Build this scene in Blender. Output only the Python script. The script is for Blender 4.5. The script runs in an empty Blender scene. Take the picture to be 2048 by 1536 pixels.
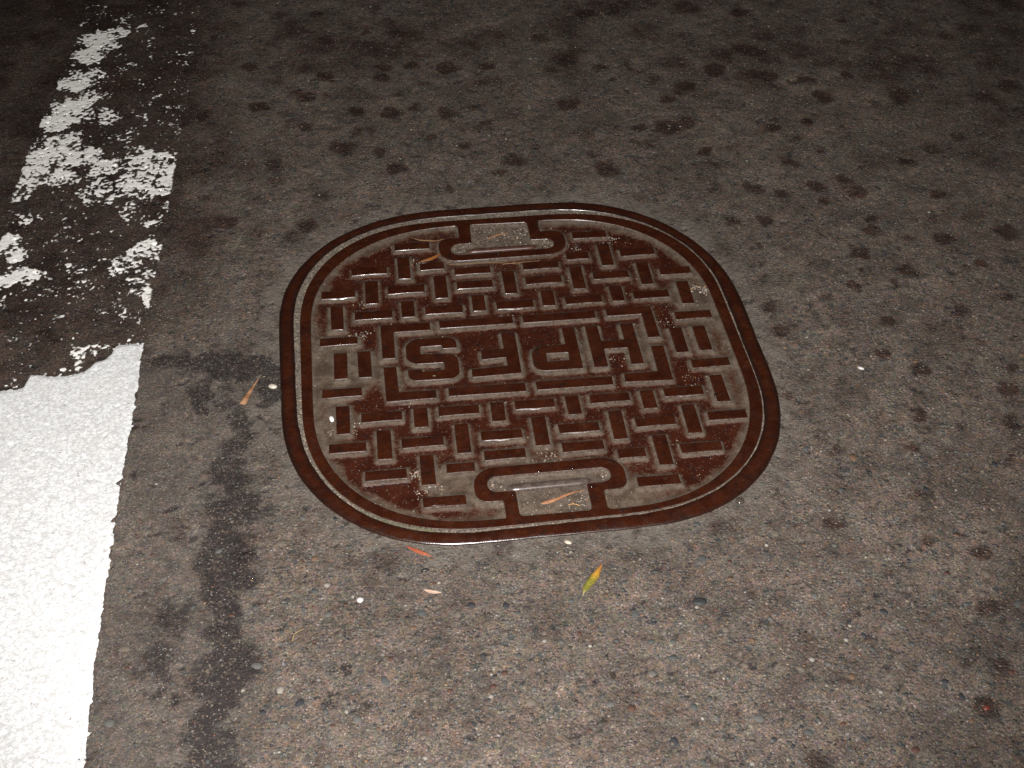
import bpy, math, random
import numpy as np
from mathutils import Vector, Matrix
from mathutils.geometry import tessellate_polygon

rng = np.random.default_rng(7)
random.seed(7)
scene = bpy.context.scene
COL = scene.collection
MM = 0.001
TOP = 3.0          # millimetres: height of the raised ironwork above the road

# ------------------------------------------------------------------ camera
yaw, pitch, roll = 0.12090855, 0.73624666, 0.0112553
rt = Vector((math.cos(yaw), -math.sin(yaw), 0))
fh = Vector((math.sin(yaw), math.cos(yaw), 0))
fwd = fh * math.cos(pitch) - Vector((0, 0, 1)) * math.sin(pitch)
up = fh * math.sin(pitch) + Vector((0, 0, 1)) * math.cos(pitch)
cx = rt * math.cos(roll) + up * math.sin(roll)
cy = up * math.cos(roll) - rt * math.sin(roll)
cam_loc = Vector((-0.17562, -1.32944, 1.15350 + TOP * MM))
cd = bpy.data.cameras.new('camera')
cam = bpy.data.objects.new('camera', cd)
COL.objects.link(cam)
cam.matrix_world = Matrix(((cx.x, cy.x, -fwd.x, cam_loc.x), (cx.y, cy.y, -fwd.y, cam_loc.y),
                           (cx.z, cy.z, -fwd.z, cam_loc.z), (0, 0, 0, 1)))
cd.sensor_fit = 'HORIZONTAL'
cd.sensor_width = 36.0
cd.lens = 36.0 * 2767.0 / 2048.0
cd.clip_start = 0.02
cd.clip_end = 400.0
scene.camera = cam

# ------------------------------------------------------------------ night sky, moon, camera flash
world = bpy.data.worlds.new('World')
scene.world = world
world.use_nodes = True
wn = world.node_tree
wn.nodes.clear()
sky = wn.nodes.new('ShaderNodeTexSky')
sky.sky_type = 'NISHITA'
sky.sun_disc = False
sky.sun_elevation = math.radians(4)
sky.sun_rotation = math.radians(30)
bg = wn.nodes.new('ShaderNodeBackground')
bg.inputs['Strength'].default_value = 0.0012
wo = wn.nodes.new('ShaderNodeOutputWorld')
wn.links.new(sky.outputs[0], bg.inputs[0])
wn.links.new(bg.outputs[0], wo.inputs[0])

# the photograph is lit by the camera's flash: a small lamp just above the lens
fl = bpy.data.lights.new('flash', 'SPOT')
fl.energy = FLASH_W = 276.0
fl.color = (1.0, 0.958, 0.938)
fl.shadow_soft_size = 0.012
fl.spot_size = math.radians(69)
fl.spot_blend = 0.75
flash = bpy.data.objects.new('flash', fl)
COL.objects.link(flash)
flash.location = cam_loc + cy * 0.055 - cx * 0.03
aim = Vector((-0.06, 0.10, 0.0))
flash.rotation_euler = (aim - flash.location).to_track_quat('-Z', 'Y').to_euler()

vs = scene.view_settings
scene.display_settings.display_device = 'sRGB'
vs.view_transform = 'Standard'
vs.look = 'None'
vs.exposure = 0.0
vs.gamma = 1.0
vs.use_curve_mapping = False
scene.cycles.max_bounces = 6
scene.cycles.diffuse_bounces = 2
scene.cycles.sample_clamp_indirect = 3.0

# ------------------------------------------------------------------ measurements (millimetres, cover centre at 0,0)
TREADS = [(-128.3, 233.5, 48.6, 16.3), (-142.4, 184.6, 16.5, 48.8), (-189.7, 182.7, 48.4, 15.6), (-103.7, 184.6, 32.8, 15.2), (-188.2, 135.8, 17.2, 49.6), (-142.0, 137.5, 49.0, 16.6), (-95.6, 137.6, 16.6, 49.0), (-49.5, 169.9, 48.7, 15.5), (-49.3, 138.4, 48.2, 15.9), (-2.1, 138.7, 16.8, 49.1), (-232.7, 134.9, 44.7, 15.6), (-235.1, 86.5, 16.3, 49.1), (-141.7, 95.3, 17.1, 33.4), (-187.5, 87.4, 48.8, 16.0), (-94.6, 89.6, 48.9, 16.6), (-48.0, 98.2, 17.1, 33.3), (-0.4, 90.5, 48.5, 16.1), (-234.2, 38.6, 48.1, 14.9), (-232.7, -9.5, 16.6, 49.2), (-202.6, -9.9, 16.6, 49.5), (121.9, 235.1, 48.2, 15.4), (97.9, 188.1, 31.2, 15.3), (137.1, 187.2, 16.7, 49.3), (182.1, 188.9, 48.0, 15.6), (44.6, 171.9, 48.8, 15.5), (44.4, 139.8, 48.8, 16.1), (90.7, 139.1, 16.6, 49.0), (137.1, 141.0, 48.5, 15.8), (183.3, 139.6, 16.5, 49.0), (226.2, 141.3, 42.1, 15.4), (45.1, 99.6, 16.6, 32.7), (138.1, 100.1, 16.5, 32.7), (92.0, 91.9, 48.4, 15.4), (183.8, 92.9, 48.2, 15.5), (230.1, 93.2, 16.3, 47.9), (231.0, 45.3, 48.3, 15.2), (201.5, -3.5, 16.1, 48.6), (232.5, -2.4, 16.1, 48.9), (232.7, -51.1, 48.2, 15.4), (-232.2, -59.5, 48.6, 15.6), (-231.8, -108.5, 16.5, 49.1), (-185.5, -107.7, 48.8, 15.4), (-138.4, -114.3, 16.5, 33.2), (-91.9, -106.0, 48.9, 15.4), (-44.4, -113.6, 16.4, 33.3), (1.4, -104.2, 48.6, 15.5), (-184.4, -156.0, 16.8, 49.1), (-138.8, -156.2, 49.2, 15.7), (-91.4, -154.9, 16.6, 50.0), (-44.5, -153.9, 48.8, 15.2), (-44.3, -186.8, 48.8, 15.5), (-227.5, -156.8, 43.6, 15.2), (-136.2, -203.1, 16.1, 48.8), (-97.9, -203.1, 33.1, 15.0), (-184.9, -205.9, 47.9, 15.4), (-120.4, -254.2, 48.7, 15.5), (48.2, -110.9, 16.4, 33.4), (94.8, -102.5, 48.7, 15.3), (141.7, -110.3, 16.4, 32.9), (187.7, -100.5, 48.8, 15.4), (233.1, -99.5, 16.4, 48.8), (2.4, -152.2, 16.5, 49.6), (49.2, -151.3, 48.7, 15.2), (49.4, -182.7, 49.2, 15.6), (96.4, -150.9, 16.5, 49.1), (142.8, -149.6, 48.8, 15.6), (187.3, -149.7, 16.7, 49.5), (231.9, -147.5, 47.6, 15.0), (142.3, -198.9, 16.8, 49.8), (188.3, -199.0, 49.2, 15.6), (104.8, -200.2, 32.7, 14.9), (127.9, -247.7, 49.2, 15.2)]
BORDERS = [(-55.1, 58.9, 96.0, 15.4), (54.2, 58.6, 95.7, 15.2), (-53.5, -72.6, 95.8, 15.2), (55.5, -71.8, 95.6, 15.2)]
RO = [332.61, -3.19, -0.45, -7.47, -1.28, 0.48, -1.31, -20.25, -2.25, 0.74, 1.58, 1.39, 0.56, 0.01, 0.05, -1.72, -0.08]
GO = [312.82, -4.31, -0.14, -8.6, -0.8, 0.71, -0.29, -20.53, -2.35, 0.12, 0.97, 0.99, 0.54, -0.41, -0.27, -1.13, 0.07]
GI = [307.65, -1.49, -4.36, -7.05, -0.2, 0.72, 0.6, -21.19, -1.73, -0.15, 0.4, 1.09, 0.06, -0.27, -0.1, -0.89, -0.18]
RI = [292.12, -1.68, -6.63, -8.43, -0.51, 0.23, -0.02, -19.6, -1.26, 0.59, 1.59, 1.06, -0.01, 0.13, -0.14, -1.33, 0.01]
SPOTS = [(-367, 763, 15.0, 1), (-240, 720, 17.4, 1), (-149, 739, 15.1, 0.9), (-97, 744, 16.4, 1), (-40, 728, 22.6, 1), (-151, 706, 14.9, 0.8), (-275, 654, 18.2, 1), (-292, 669, 14.6, 0.6), (-239, 657, 12.2, 0.6), (-349, 631, 16.8, 1), (-436, 614, 16.6, 1), (-197, 604, 15.6, 1), (-140, 593, 19.2, 0.9), (-103, 606, 14.5, 0.7), (-278, 564, 14.1, 1), (-196, 543, 14.1, 0.6), (-177, 550, 11.8, 0.6), (-220, 498, 25.4, 0.8), (-166, 481, 13.8, 0.8), (-140, 435, 18.1, 1), (-325, 462, 20.4, 0.7), (-409, 475, 25.0, 0.6), (-320, 421, 17.9, 0.5), (-250, 374, 17.7, 0.6), (-68, 375, 11.1, 0.7), (-391, 320, 18.3, 1), (-276, 301, 16.1, 1), (-389, 616, 14.3, 0.4), (-405, 542, 16.3, 0.6), (-392, 489, 18.3, 0.5), (-313, 555, 16.4, 0.4), (-256, 939, 18.6, 0.8), (-316, 939, 15.9, 0.6), (-429, 868, 12.9, 0.7), (-280, 875, 18.2, 0.6), (-168, 858, 13.0, 0.7), (26, 726, 17.6, 1), (10, 671, 12.4, 0.7), (-54, 583, 19.2, 0.7), (-9, 597, 12.1, 0.6), (8, 549, 11.9, 0.7), (-83, 680, 12.4, 0.6), (-125, 650, 9.8, 0.6), (-36, 488, 13.9, 0.6), (-420, 387, 13.2, 0.6), (-348, 372, 13.2, 0.5), (143, 591, 23.0, 0.9), (289, 508, 26.1, 1), (249, 512, 14.2, 0.8), (323, 518, 19.1, 0.9), (303, 589, 14.7, 0.9), (333, 433, 12.8, 1), (176, 403, 22.8, 0.9), (40, 438, 20.6, 0.8), (16, 407, 13.6, 0.8), (74, 472, 11.6, 0.5), (343, 628, 22.3, 0.9), (402, 677, 22.7, 0.9), (294, 657, 17.5, 0.6), (216, 705, 15.2, 0.7), (131, 703, 15.1, 0.6), (219, 893, 24.1, 0.9), (268, 894, 16.1, 0.8), (490, 872, 21.5, 0.9), (300, 922, 13.6, 0.8), (468, 737, 25.8, 0.8), (461, 656, 20.1, 0.8), (333, 250, 13.0, 0.7), (310, 361, 11.3, 0.5), (377, 330, 13.5, 0.6), (125, 813, 23.4, 0.6), (163, 442, 13.9, 0.6), (450, 489, 14.3, 0.9), (509, 499, 12.0, 0.9), (479, 322, 16.9, 1), (520, 336, 14.7, 0.9), (529, 307, 17.9, 0.9), (419, 312, 13.4, 0.9), (383, 326, 15.7, 0.7), (454, 392, 18.4, 0.7), (633, 376, 13.9, 1), (477, 285, 13.3, 0.7), (381, 245, 16.3, 0.9), (331, 250, 10.9, 0.6), (654, 286, 15.7, 0.8), (684, 565, 27.1, 0.9), (557, 573, 19.7, 0.9), (618, 640, 15.1, 0.8), (483, 644, 25.1, 0.8), (542, 628, 17.5, 0.7), (481, 457, 14.1, 0.6), (674, 655, 17.8, 0.7), (758, 641, 20.3, 0.7), (490, 724, 28.3, 0.7), (554, 708, 23.1, 0.6), (647, 746, 15.7, 0.7), (822, 547, 29.6, 0.6), (684, 407, 18.7, 0.6), (735, 432, 14.2, 0.7), (880, 772, 31.9, 0.6), (831, 749, 18.4, 0.7), (872, 576, 25.0, 0.7), (817, 468, 19.2, 0.6), (534, 233, 17.5, 0.7), (678, 226, 26.3, 0.5), (710, 404, 9.4, 0.6), (611, 431, 11.8, 0.4), (509, 420, 11.7, 0.6), (491, 153, 15.9, 1), (462, 85, 12.3, 0.9), (479, 120, 8.3, 0.6), (545, 113, 18.8, 0.8), (621, 176, 17.2, 1), (527, 204, 19.4, 0.7), (574, 184, 15.0, 0.5), (716, 184, 23.8, 0.8), (650, 116, 14.7, 0.7), (495, -90, 15.3, 1), (455, -56, 11.6, 0.9), (483, 5, 14.0, 0.7), (334, 52, 15.1, 0.8), (338, 4, 13.8, 0.7), (353, 185, 12.7, 0.6), (585, 20, 14.1, 0.7), (590, -43, 11.8, 0.6), (663, 44, 14.3, 0.7), (612, -102, 11.5, 0.7), (537, -10, 7.9, 0.7), (594, -137, 17.0, 0.8), (466, -171, 11.1, 0.7), (317, -119, 11.2, 0.6), (416, 66, 12.2, 0.5), (522, 88, 8.3, 0.7), (573, -190, 12.9, 0.7), (626, 108, 12.6, 0.5), (414, 15, 12.0, 0.3), (438, -221, 14.4, 0.7), (348, -221, 12.6, 0.6), (428, -301, 13.9, 0.6), (311, -331, 11.9, 0.8), (409, -366, 10.1, 0.6), (460, -394, 13.4, 0.9), (437, -468, 11.2, 0.7), (332, -196, 7.3, 0.7), (511, -197, 11.0, 0.6), (572, -198, 12.9, 0.7), (547, -252, 9.0, 0.6), (375, -396, 6.6, 0.6), (193, -421, 8.1, 0.5), (410, -178, 9.2, 0.4), (426, -541, 15.3, 0.9), (392, -588, 13.7, 1), (393, -532, 9.0, 0.6), (276, -612, 7.3, 0.5), (212, -626, 13.2, 0.8), (443, -463, 16.0, 0.7), (232, -487, 15.5, 0.4), (-65, -323, 16.5, 0.5), (-192, -335, 21.7, 0.5), (399, 902, 35.8, 0.7), (-209, -361, 16.1, 0.5), (-171, -531, 12.3, 0.4), (14, -459, 10.4, 0.4)]
BAND= [(-358, -238, 21.6, 0.9), (-371, -274, 14.5, 0.9), (-360, -298, 17.2, 0.9), (-386, -316, 11.3, 0.8), (-350, -319, 15.1, 0.9), (-370, -339, 15.0, 0.9), (-340, -343, 13.1, 0.8), (-369, -364, 14.8, 0.8), (-364, -388, 11.0, 0.9), (-363, -415, 12.6, 0.9), (-357, -436, 10.7, 0.9), (-372, -450, 10.6, 0.8), (-344, -455, 15.9, 0.9), (-354, -471, 15.8, 0.9), (-380, -472, 10.5, 0.8), (-364, -491, 6.9, 0.9), (-363, -503, 10.3, 1), (-371, -515, 10.2, 0.8), (-379, -528, 11.9, 0.8), (-378, -546, 13.4, 0.9), (-363, -546, 15.1, 0.7), (-377, -564, 13.3, 0.9), (-357, -568, 13.3, 0.8), (-340, -573, 8.3, 0.7), (-366, -580, 19.8, 0.8), (-414, -391, 16.3, 0.55), (-425, -440, 17.7, 0.6), (-423, -463, 10.5, 0.5), (-424, -482, 6.1, 0.6), (-401, -493, 4.3, 0.9), (-382, -493, 3.5, 0.9), (-471, 31, 8.1, 0.5), (-453, 31, 9.5, 0.8), (-432, 23, 10.8, 0.8), (-412, 23, 10.8, 0.7), (-392, 17, 10.8, 1), (-372, 17, 10.8, 0.9), (-351, 14, 10.8, 0.8), (-334, 11, 10.8, 0.9), (-384, -1, 9.4, 0.9), (-417, 9, 9.4, 0.6), (-366, -5, 12.1, 0.7), (-344, -9, 10.7, 0.7), (-317, -8, 10.7, 1), (-324, -39, 11.9, 1), (-313, -52, 6.6, 1), (-403, -19, 8.0, 0.6), (-411, -38, 9.2, 0.8), (-403, -58, 10.5, 1), (-399, -74, 6.5, 0.9), (-370, -34, 10.6, 0.5), (-375, -61, 10.5, 0.4), (-364, -85, 10.4, 0.5), (-356, -105, 11.6, 0.7), (-349, -119, 7.7, 0.7), (-360, -141, 11.4, 0.6), (-371, -158, 11.3, 0.6), (-355, -163, 10.0, 0.6), (-377, -182, 11.2, 0.7), (-358, -184, 11.2, 0.6), (-401, -192, 3.7, 1), (-384, -190, 4.9, 0.8), (-357, -203, 12.3, 0.7), (-478, -37, 3.9, 0.9), (-446, -65, 7.8, 0.3)]
FLAKES = [(-625, 874, 42.3, 0.9), (-598, 898, 25.6, 0.8), (-632, 823, 33.3, 0.9), (-647, 742, 36.5, 0.9), (-617, 755, 24.5, 0.6), (-646, 663, 35.6, 1), (-618, 691, 24.0, 0.6), (-660, 619, 31.1, 1), (-620, 638, 31.4, 0.5), (-579, 619, 23.4, 0.6), (-640, 552, 38.1, 0.8), (-666, 520, 37.6, 0.9), (-613, 514, 37.6, 0.9), (-573, 483, 29.8, 0.8), (-540, 521, 22.7, 0.5), (-507, 490, 37.5, 0.8), (-486, 501, 22.6, 0.9), (-476, 459, 26.0, 1), (-525, 431, 36.7, 0.8), (-480, 420, 22.0, 0.8), (-681, 467, 36.9, 0.8), (-637, 462, 29.5, 0.7), (-574, 417, 36.4, 0.6), (-688, 422, 21.8, 0.5), (-672, 357, 21.3, 0.5), (-689, 305, 27.8, 1), (-673, 268, 20.6, 0.9), (-678, 212, 26.8, 1), (-653, 221, 20.2, 0.8), (-637, 225, 13.5, 0.6), (-473, 368, 10.8, 0.7), (-526, 367, 25.1, 0.5), (-488, 332, 17.7, 0.5), (-496, 262, 27.6, 0.8), (-484, 272, 17.3, 0.8), (-521, 235, 23.9, 0.7), (-536, 214, 13.5, 0.5), (-498, 199, 23.6, 0.5), (-492, 172, 16.7, 0.7), (-481, 149, 14.5, 1), (-508, 195, 20.2, 0.5), (-592, 243, 10.2, 0.6), (-566, 201, 8.1, 0.6), (-648, 163, 6.6, 0.7), (-558, 55, 15.8, 0.7), (-564, 31, 12.5, 0.7), (-536, 53, 9.5, 0.5), (-473, 891, 8.6, 0.8), (-463, 691, 6.4, 0.8), (-664, 996, 8.8, 0.5), (-555, 790, 9.9, 0.6)]

def convex_table(co, n=1440):
    """radius over angle of the convex outline fitted to the measured harmonics"""
    a = np.linspace(0, 2 * np.pi, n, endpoint=False)
    r = np.full_like(a, co[0])
    for k in range(1, (len(co) - 1) // 2 + 1):
        r = r + co[2 * k - 1] * np.cos(k * a) + co[2 * k] * np.sin(k * a)
    P = sorted(zip((r * np.cos(a)).tolist(), (r * np.sin(a)).tolist()))
    def half(pts):
        h = []
        for p in pts:
            while len(h) > 1 and (h[-1][0] - h[-2][0]) * (p[1] - h[-2][1]) - (h[-1][1] - h[-2][1]) * (p[0] - h[-2][0]) <= 0:
                h.pop()
            h.append(p)
        return h[:-1]
    H = np.array(half(P) + half(P[::-1]))
    D = []
    for i in range(len(H)):
        p, q = H[i - 1], H[i]
        m = max(2, int(np.hypot(*(q - p)) / .5))
        t = np.linspace(0, 1, m, endpoint=False)[:, None]
        D.append(p + (q - p) * t)
    D = np.concatenate(D)
    da, dr = np.arctan2(D[:, 1], D[:, 0]) % (2 * np.pi), np.hypot(D[:, 0], D[:, 1])
    s = np.argsort(da)
    r = np.interp(a, da[s], dr[s], period=2 * np.pi)
    w = np.exp(-.5 * (np.arange(-40, 41) / 13.0) ** 2)
    w /= w.sum()
    return np.convolve(np.concatenate([r[-40:], r, r[:40]]), w, 'valid')
_tables = {}
def polar(co, a):
    k = tuple(co)
    if k not in _tables:
        _tables[k] = convex_table(co)
    T = _tables[k]
    u = (np.asarray(a) % (2 * np.pi)) / (2 * np.pi) * len(T)
    i = np.floor(u).astype(int)
    f = u - i
    return T[i % len(T)] * (1 - f) + T[(i + 1) % len(T)] * f

def ring_pts(co, n=220):
    a = np.linspace(0, 2 * np.pi, n, endpoint=False)
    r = polar(co, a)
    return np.stack([r * np.cos(a), r * np.sin(a)], 1)

# ------------------------------------------------------------------ noise
def _hash(ix, iy, seed):
    h = (ix.astype(np.int64) * 374761393 + iy.astype(np.int64) * 668265263 + seed * 974634777) & 0xFFFFFFFF
    h = ((h ^ (h >> 13)) * 1274126177) & 0xFFFFFFFF
    h = ((h ^ (h >> 16)) * 2246822519) & 0xFFFFFFFF
    return ((h ^ (h >> 15)) & 0xFFFFFF) / float(0xFFFFFF)

def vnoise(x, y, size, seed):
    """smooth value noise in -1..1 with blobs of the given size in millimetres"""
    c, s = math.cos(seed * 1.3), math.sin(seed * 1.3)
    u, v = (x * c - y * s) / size + seed * 17.3, (x * s + y * c) / size + seed * 7.7
    ix, iy = np.floor(u), np.floor(v)
    fx, fy = u - ix, v - iy
    fx = fx * fx * fx * (fx * (fx * 6 - 15) + 10)
    fy = fy * fy * fy * (fy * (fy * 6 - 15) + 10)
    ix, iy = ix.astype(np.int64), iy.astype(np.int64)
    a, b = _hash(ix, iy, seed), _hash(ix + 1, iy, seed)
    c2, d = _hash(ix, iy + 1, seed), _hash(ix + 1, iy + 1, seed)
    return ((a + (b - a) * fx) + ((c2 + (d - c2) * fx) - (a + (b - a) * fx)) * fy) * 2 - 1

def fbm(x, y, size, octs, seed):
    t, amp, tot = 0, 1.0, 0
    for o in range(octs):
        t = t + vnoise(x, y, size / 2 ** o, seed + o * 11) * amp
        tot += amp
        amp *= 0.55
    return t / tot

def sstep(a, b, x):
    t = np.clip((x - a) / (b - a), 0, 1)
    return t * t * (3 - 2 * t)

# ------------------------------------------------------------------ object helpers
def tag(o, label=None, cat=None, group=None, kind=None):
    for k, v in (('label', label), ('category', cat), ('group', group), ('kind', kind)):
        if v:
            o[k] = v
    return o

def link(name, me, parent=None, mats=()):
    o = bpy.data.objects.new(name, me)
    COL.objects.link(o)
    if parent:
        o.parent = parent
    for m in mats:
        if m.name not in [x.name for x in me.materials if x]:
            me.materials.append(m)
    return o

def mesh(name, verts, faces, mat_idx=None, smooth=True):
    me = bpy.data.meshes.new(name)
    me.from_pydata([tuple(v) for v in verts], [], [tuple(f) for f in faces])
    if mat_idx is not None:
        me.polygons.foreach_set('material_index', np.asarray(mat_idx, np.int32))
    me.polygons.foreach_set('use_smooth', np.full(len(faces), smooth, bool))
    me.update()
    return me

def np_mesh(name, verts, faces, attrs=None, k=4):
    """fast mesh from arrays (k-gons), float point attributes"""
    me = bpy.data.meshes.new(name)
    n, m = len(verts), len(faces)
    me.vertices.add(n)
    me.vertices.foreach_set('co', np.ascontiguousarray(verts, np.float32).ravel())
    me.loops.add(m * k)
    me.polygons.add(m)
    me.polygons.foreach_set('loop_start', np.arange(0, m * k, k, dtype=np.int32))
    me.loops.foreach_set('vertex_index', np.ascontiguousarray(faces, np.int32).ravel())
    me.polygons.foreach_set('use_smooth', np.ones(m, bool))
    me.update(calc_edges=True)
    for a, v in (attrs or {}).items():
        v = np.asarray(v, np.float32)
        if v.ndim == 2:
            at = me.attributes.new(a, 'FLOAT_COLOR', 'POINT')
            at.data.foreach_set('color', v.ravel())
        else:
            at = me.attributes.new(a, 'FLOAT', 'POINT')
            at.data.foreach_set('value', v)
    return me

# ------------------------------------------------------------------ node helpers
class NT:
    def __init__(self, name):
        self.mat = bpy.data.materials.new(name)
        self.mat.use_nodes = True
        self.t = self.mat.node_tree
        self.t.nodes.clear()
        self.out = self.n('ShaderNodeOutputMaterial')
        self.b = self.n('ShaderNodeBsdfPrincipled')
        self.l(self.b.outputs[0], self.out.inputs[0])
        self.co = self.n('ShaderNodeTexCoord').outputs['Object']
    def n(self, typ, **kw):
        nd = self.t.nodes.new(typ)
        for k, v in kw.items():
            setattr(nd, k, v)
        return nd
    def l(self, a, b):
        self.t.links.new(a, b)
    def put(self, sock, v):
        if isinstance(v, bpy.types.NodeSocket):
            self.l(v, sock)
        elif isinstance(v, (tuple, list)):
            sock.default_value = tuple(v) + (1.0,) if len(v) == 3 and len(sock.default_value) == 4 else tuple(v)
        else:
            sock.default_value = v
    def noise(self, scale, detail=3, rough=0.55):
        nd = self.n('ShaderNodeTexNoise')
        self.l(self.co, nd.inputs['Vector'])
        nd.inputs['Scale'].default_value = scale
        nd.inputs['Detail'].default_value = detail
        nd.inputs['Roughness'].default_value = rough
        return nd.outputs[0]
    def voro(self, scale, rnd=1.0):
        nd = self.n('ShaderNodeTexVoronoi')
        self.l(self.co, nd.inputs['Vector'])
        nd.inputs['Scale'].default_value = scale
        nd.inputs['Randomness'].default_value = rnd
        sp = self.n('ShaderNodeSeparateColor')
        self.l(nd.outputs['Color'], sp.inputs[0])
        return nd.outputs['Distance'], sp.outputs[0], sp.outputs[1], sp.outputs[2]
    def attr(self, name, out='Fac'):
        nd = self.n('ShaderNodeAttribute')
        nd.attribute_name = name
        return nd.outputs[out]
    def m(self, op, a, b=0.0, c=0.0, clamp=False):
        nd = self.n('ShaderNodeMath', operation=op, use_clamp=clamp)
        for i, v in enumerate((a, b, c)):
            self.put(nd.inputs[i], v)
        return nd.outputs[0]
    def rng(self, v, a, b, c=0.0, d=1.0, smooth=True):
        nd = self.n('ShaderNodeMapRange', interpolation_type='SMOOTHSTEP' if smooth else 'LINEAR')
        self.put(nd.inputs[0], v)
        for i, q in enumerate((a, b, c, d)):
            nd.inputs[i + 1].default_value = q
        return nd.outputs[0]
    def mix(self, f, a, b, mode='MIX'):
        nd = self.n('ShaderNodeMix', data_type='RGBA', blend_type=mode)
        self.put(nd.inputs[0], f)
        self.put(nd.inputs[6], a)
        self.put(nd.inputs[7], b)
        return nd.outputs[2]
    def ramp(self, v, stops, const=False):
        nd = self.n('ShaderNodeValToRGB')
        self.put(nd.inputs[0], v)
        cr = nd.color_ramp
        cr.interpolation = 'CONSTANT' if const else 'LINEAR'
        while len(cr.elements) < len(stops):
            cr.elements.new(0.5)
        for e, (p, c) in zip(cr.elements, stops):
            e.position = p
            e.color = tuple(c) + (1.0,)
        return nd.outputs[0]
    def bump(self, h, strength, dist, normal=None):
        nd = self.n('ShaderNodeBump')
        nd.inputs['Strength'].default_value = strength
        nd.inputs['Distance'].default_value = dist
        self.put(nd.inputs['Height'], h)
        if normal is not None:
            self.l(normal, nd.inputs['Normal'])
        return nd.outputs[0]
    def set(self, **kw):
        names = dict(color='Base Color', rough='Roughness', metal='Metallic', spec='Specular IOR Level', normal='Normal',
                     coat='Coat Weight', coatr='Coat Roughness', trans='Transmission Weight', ior='IOR', sheen='Sheen Weight')
        for k, v in kw.items():
            self.put(self.b.inputs[names[k]], v)
        return self.mat

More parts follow.
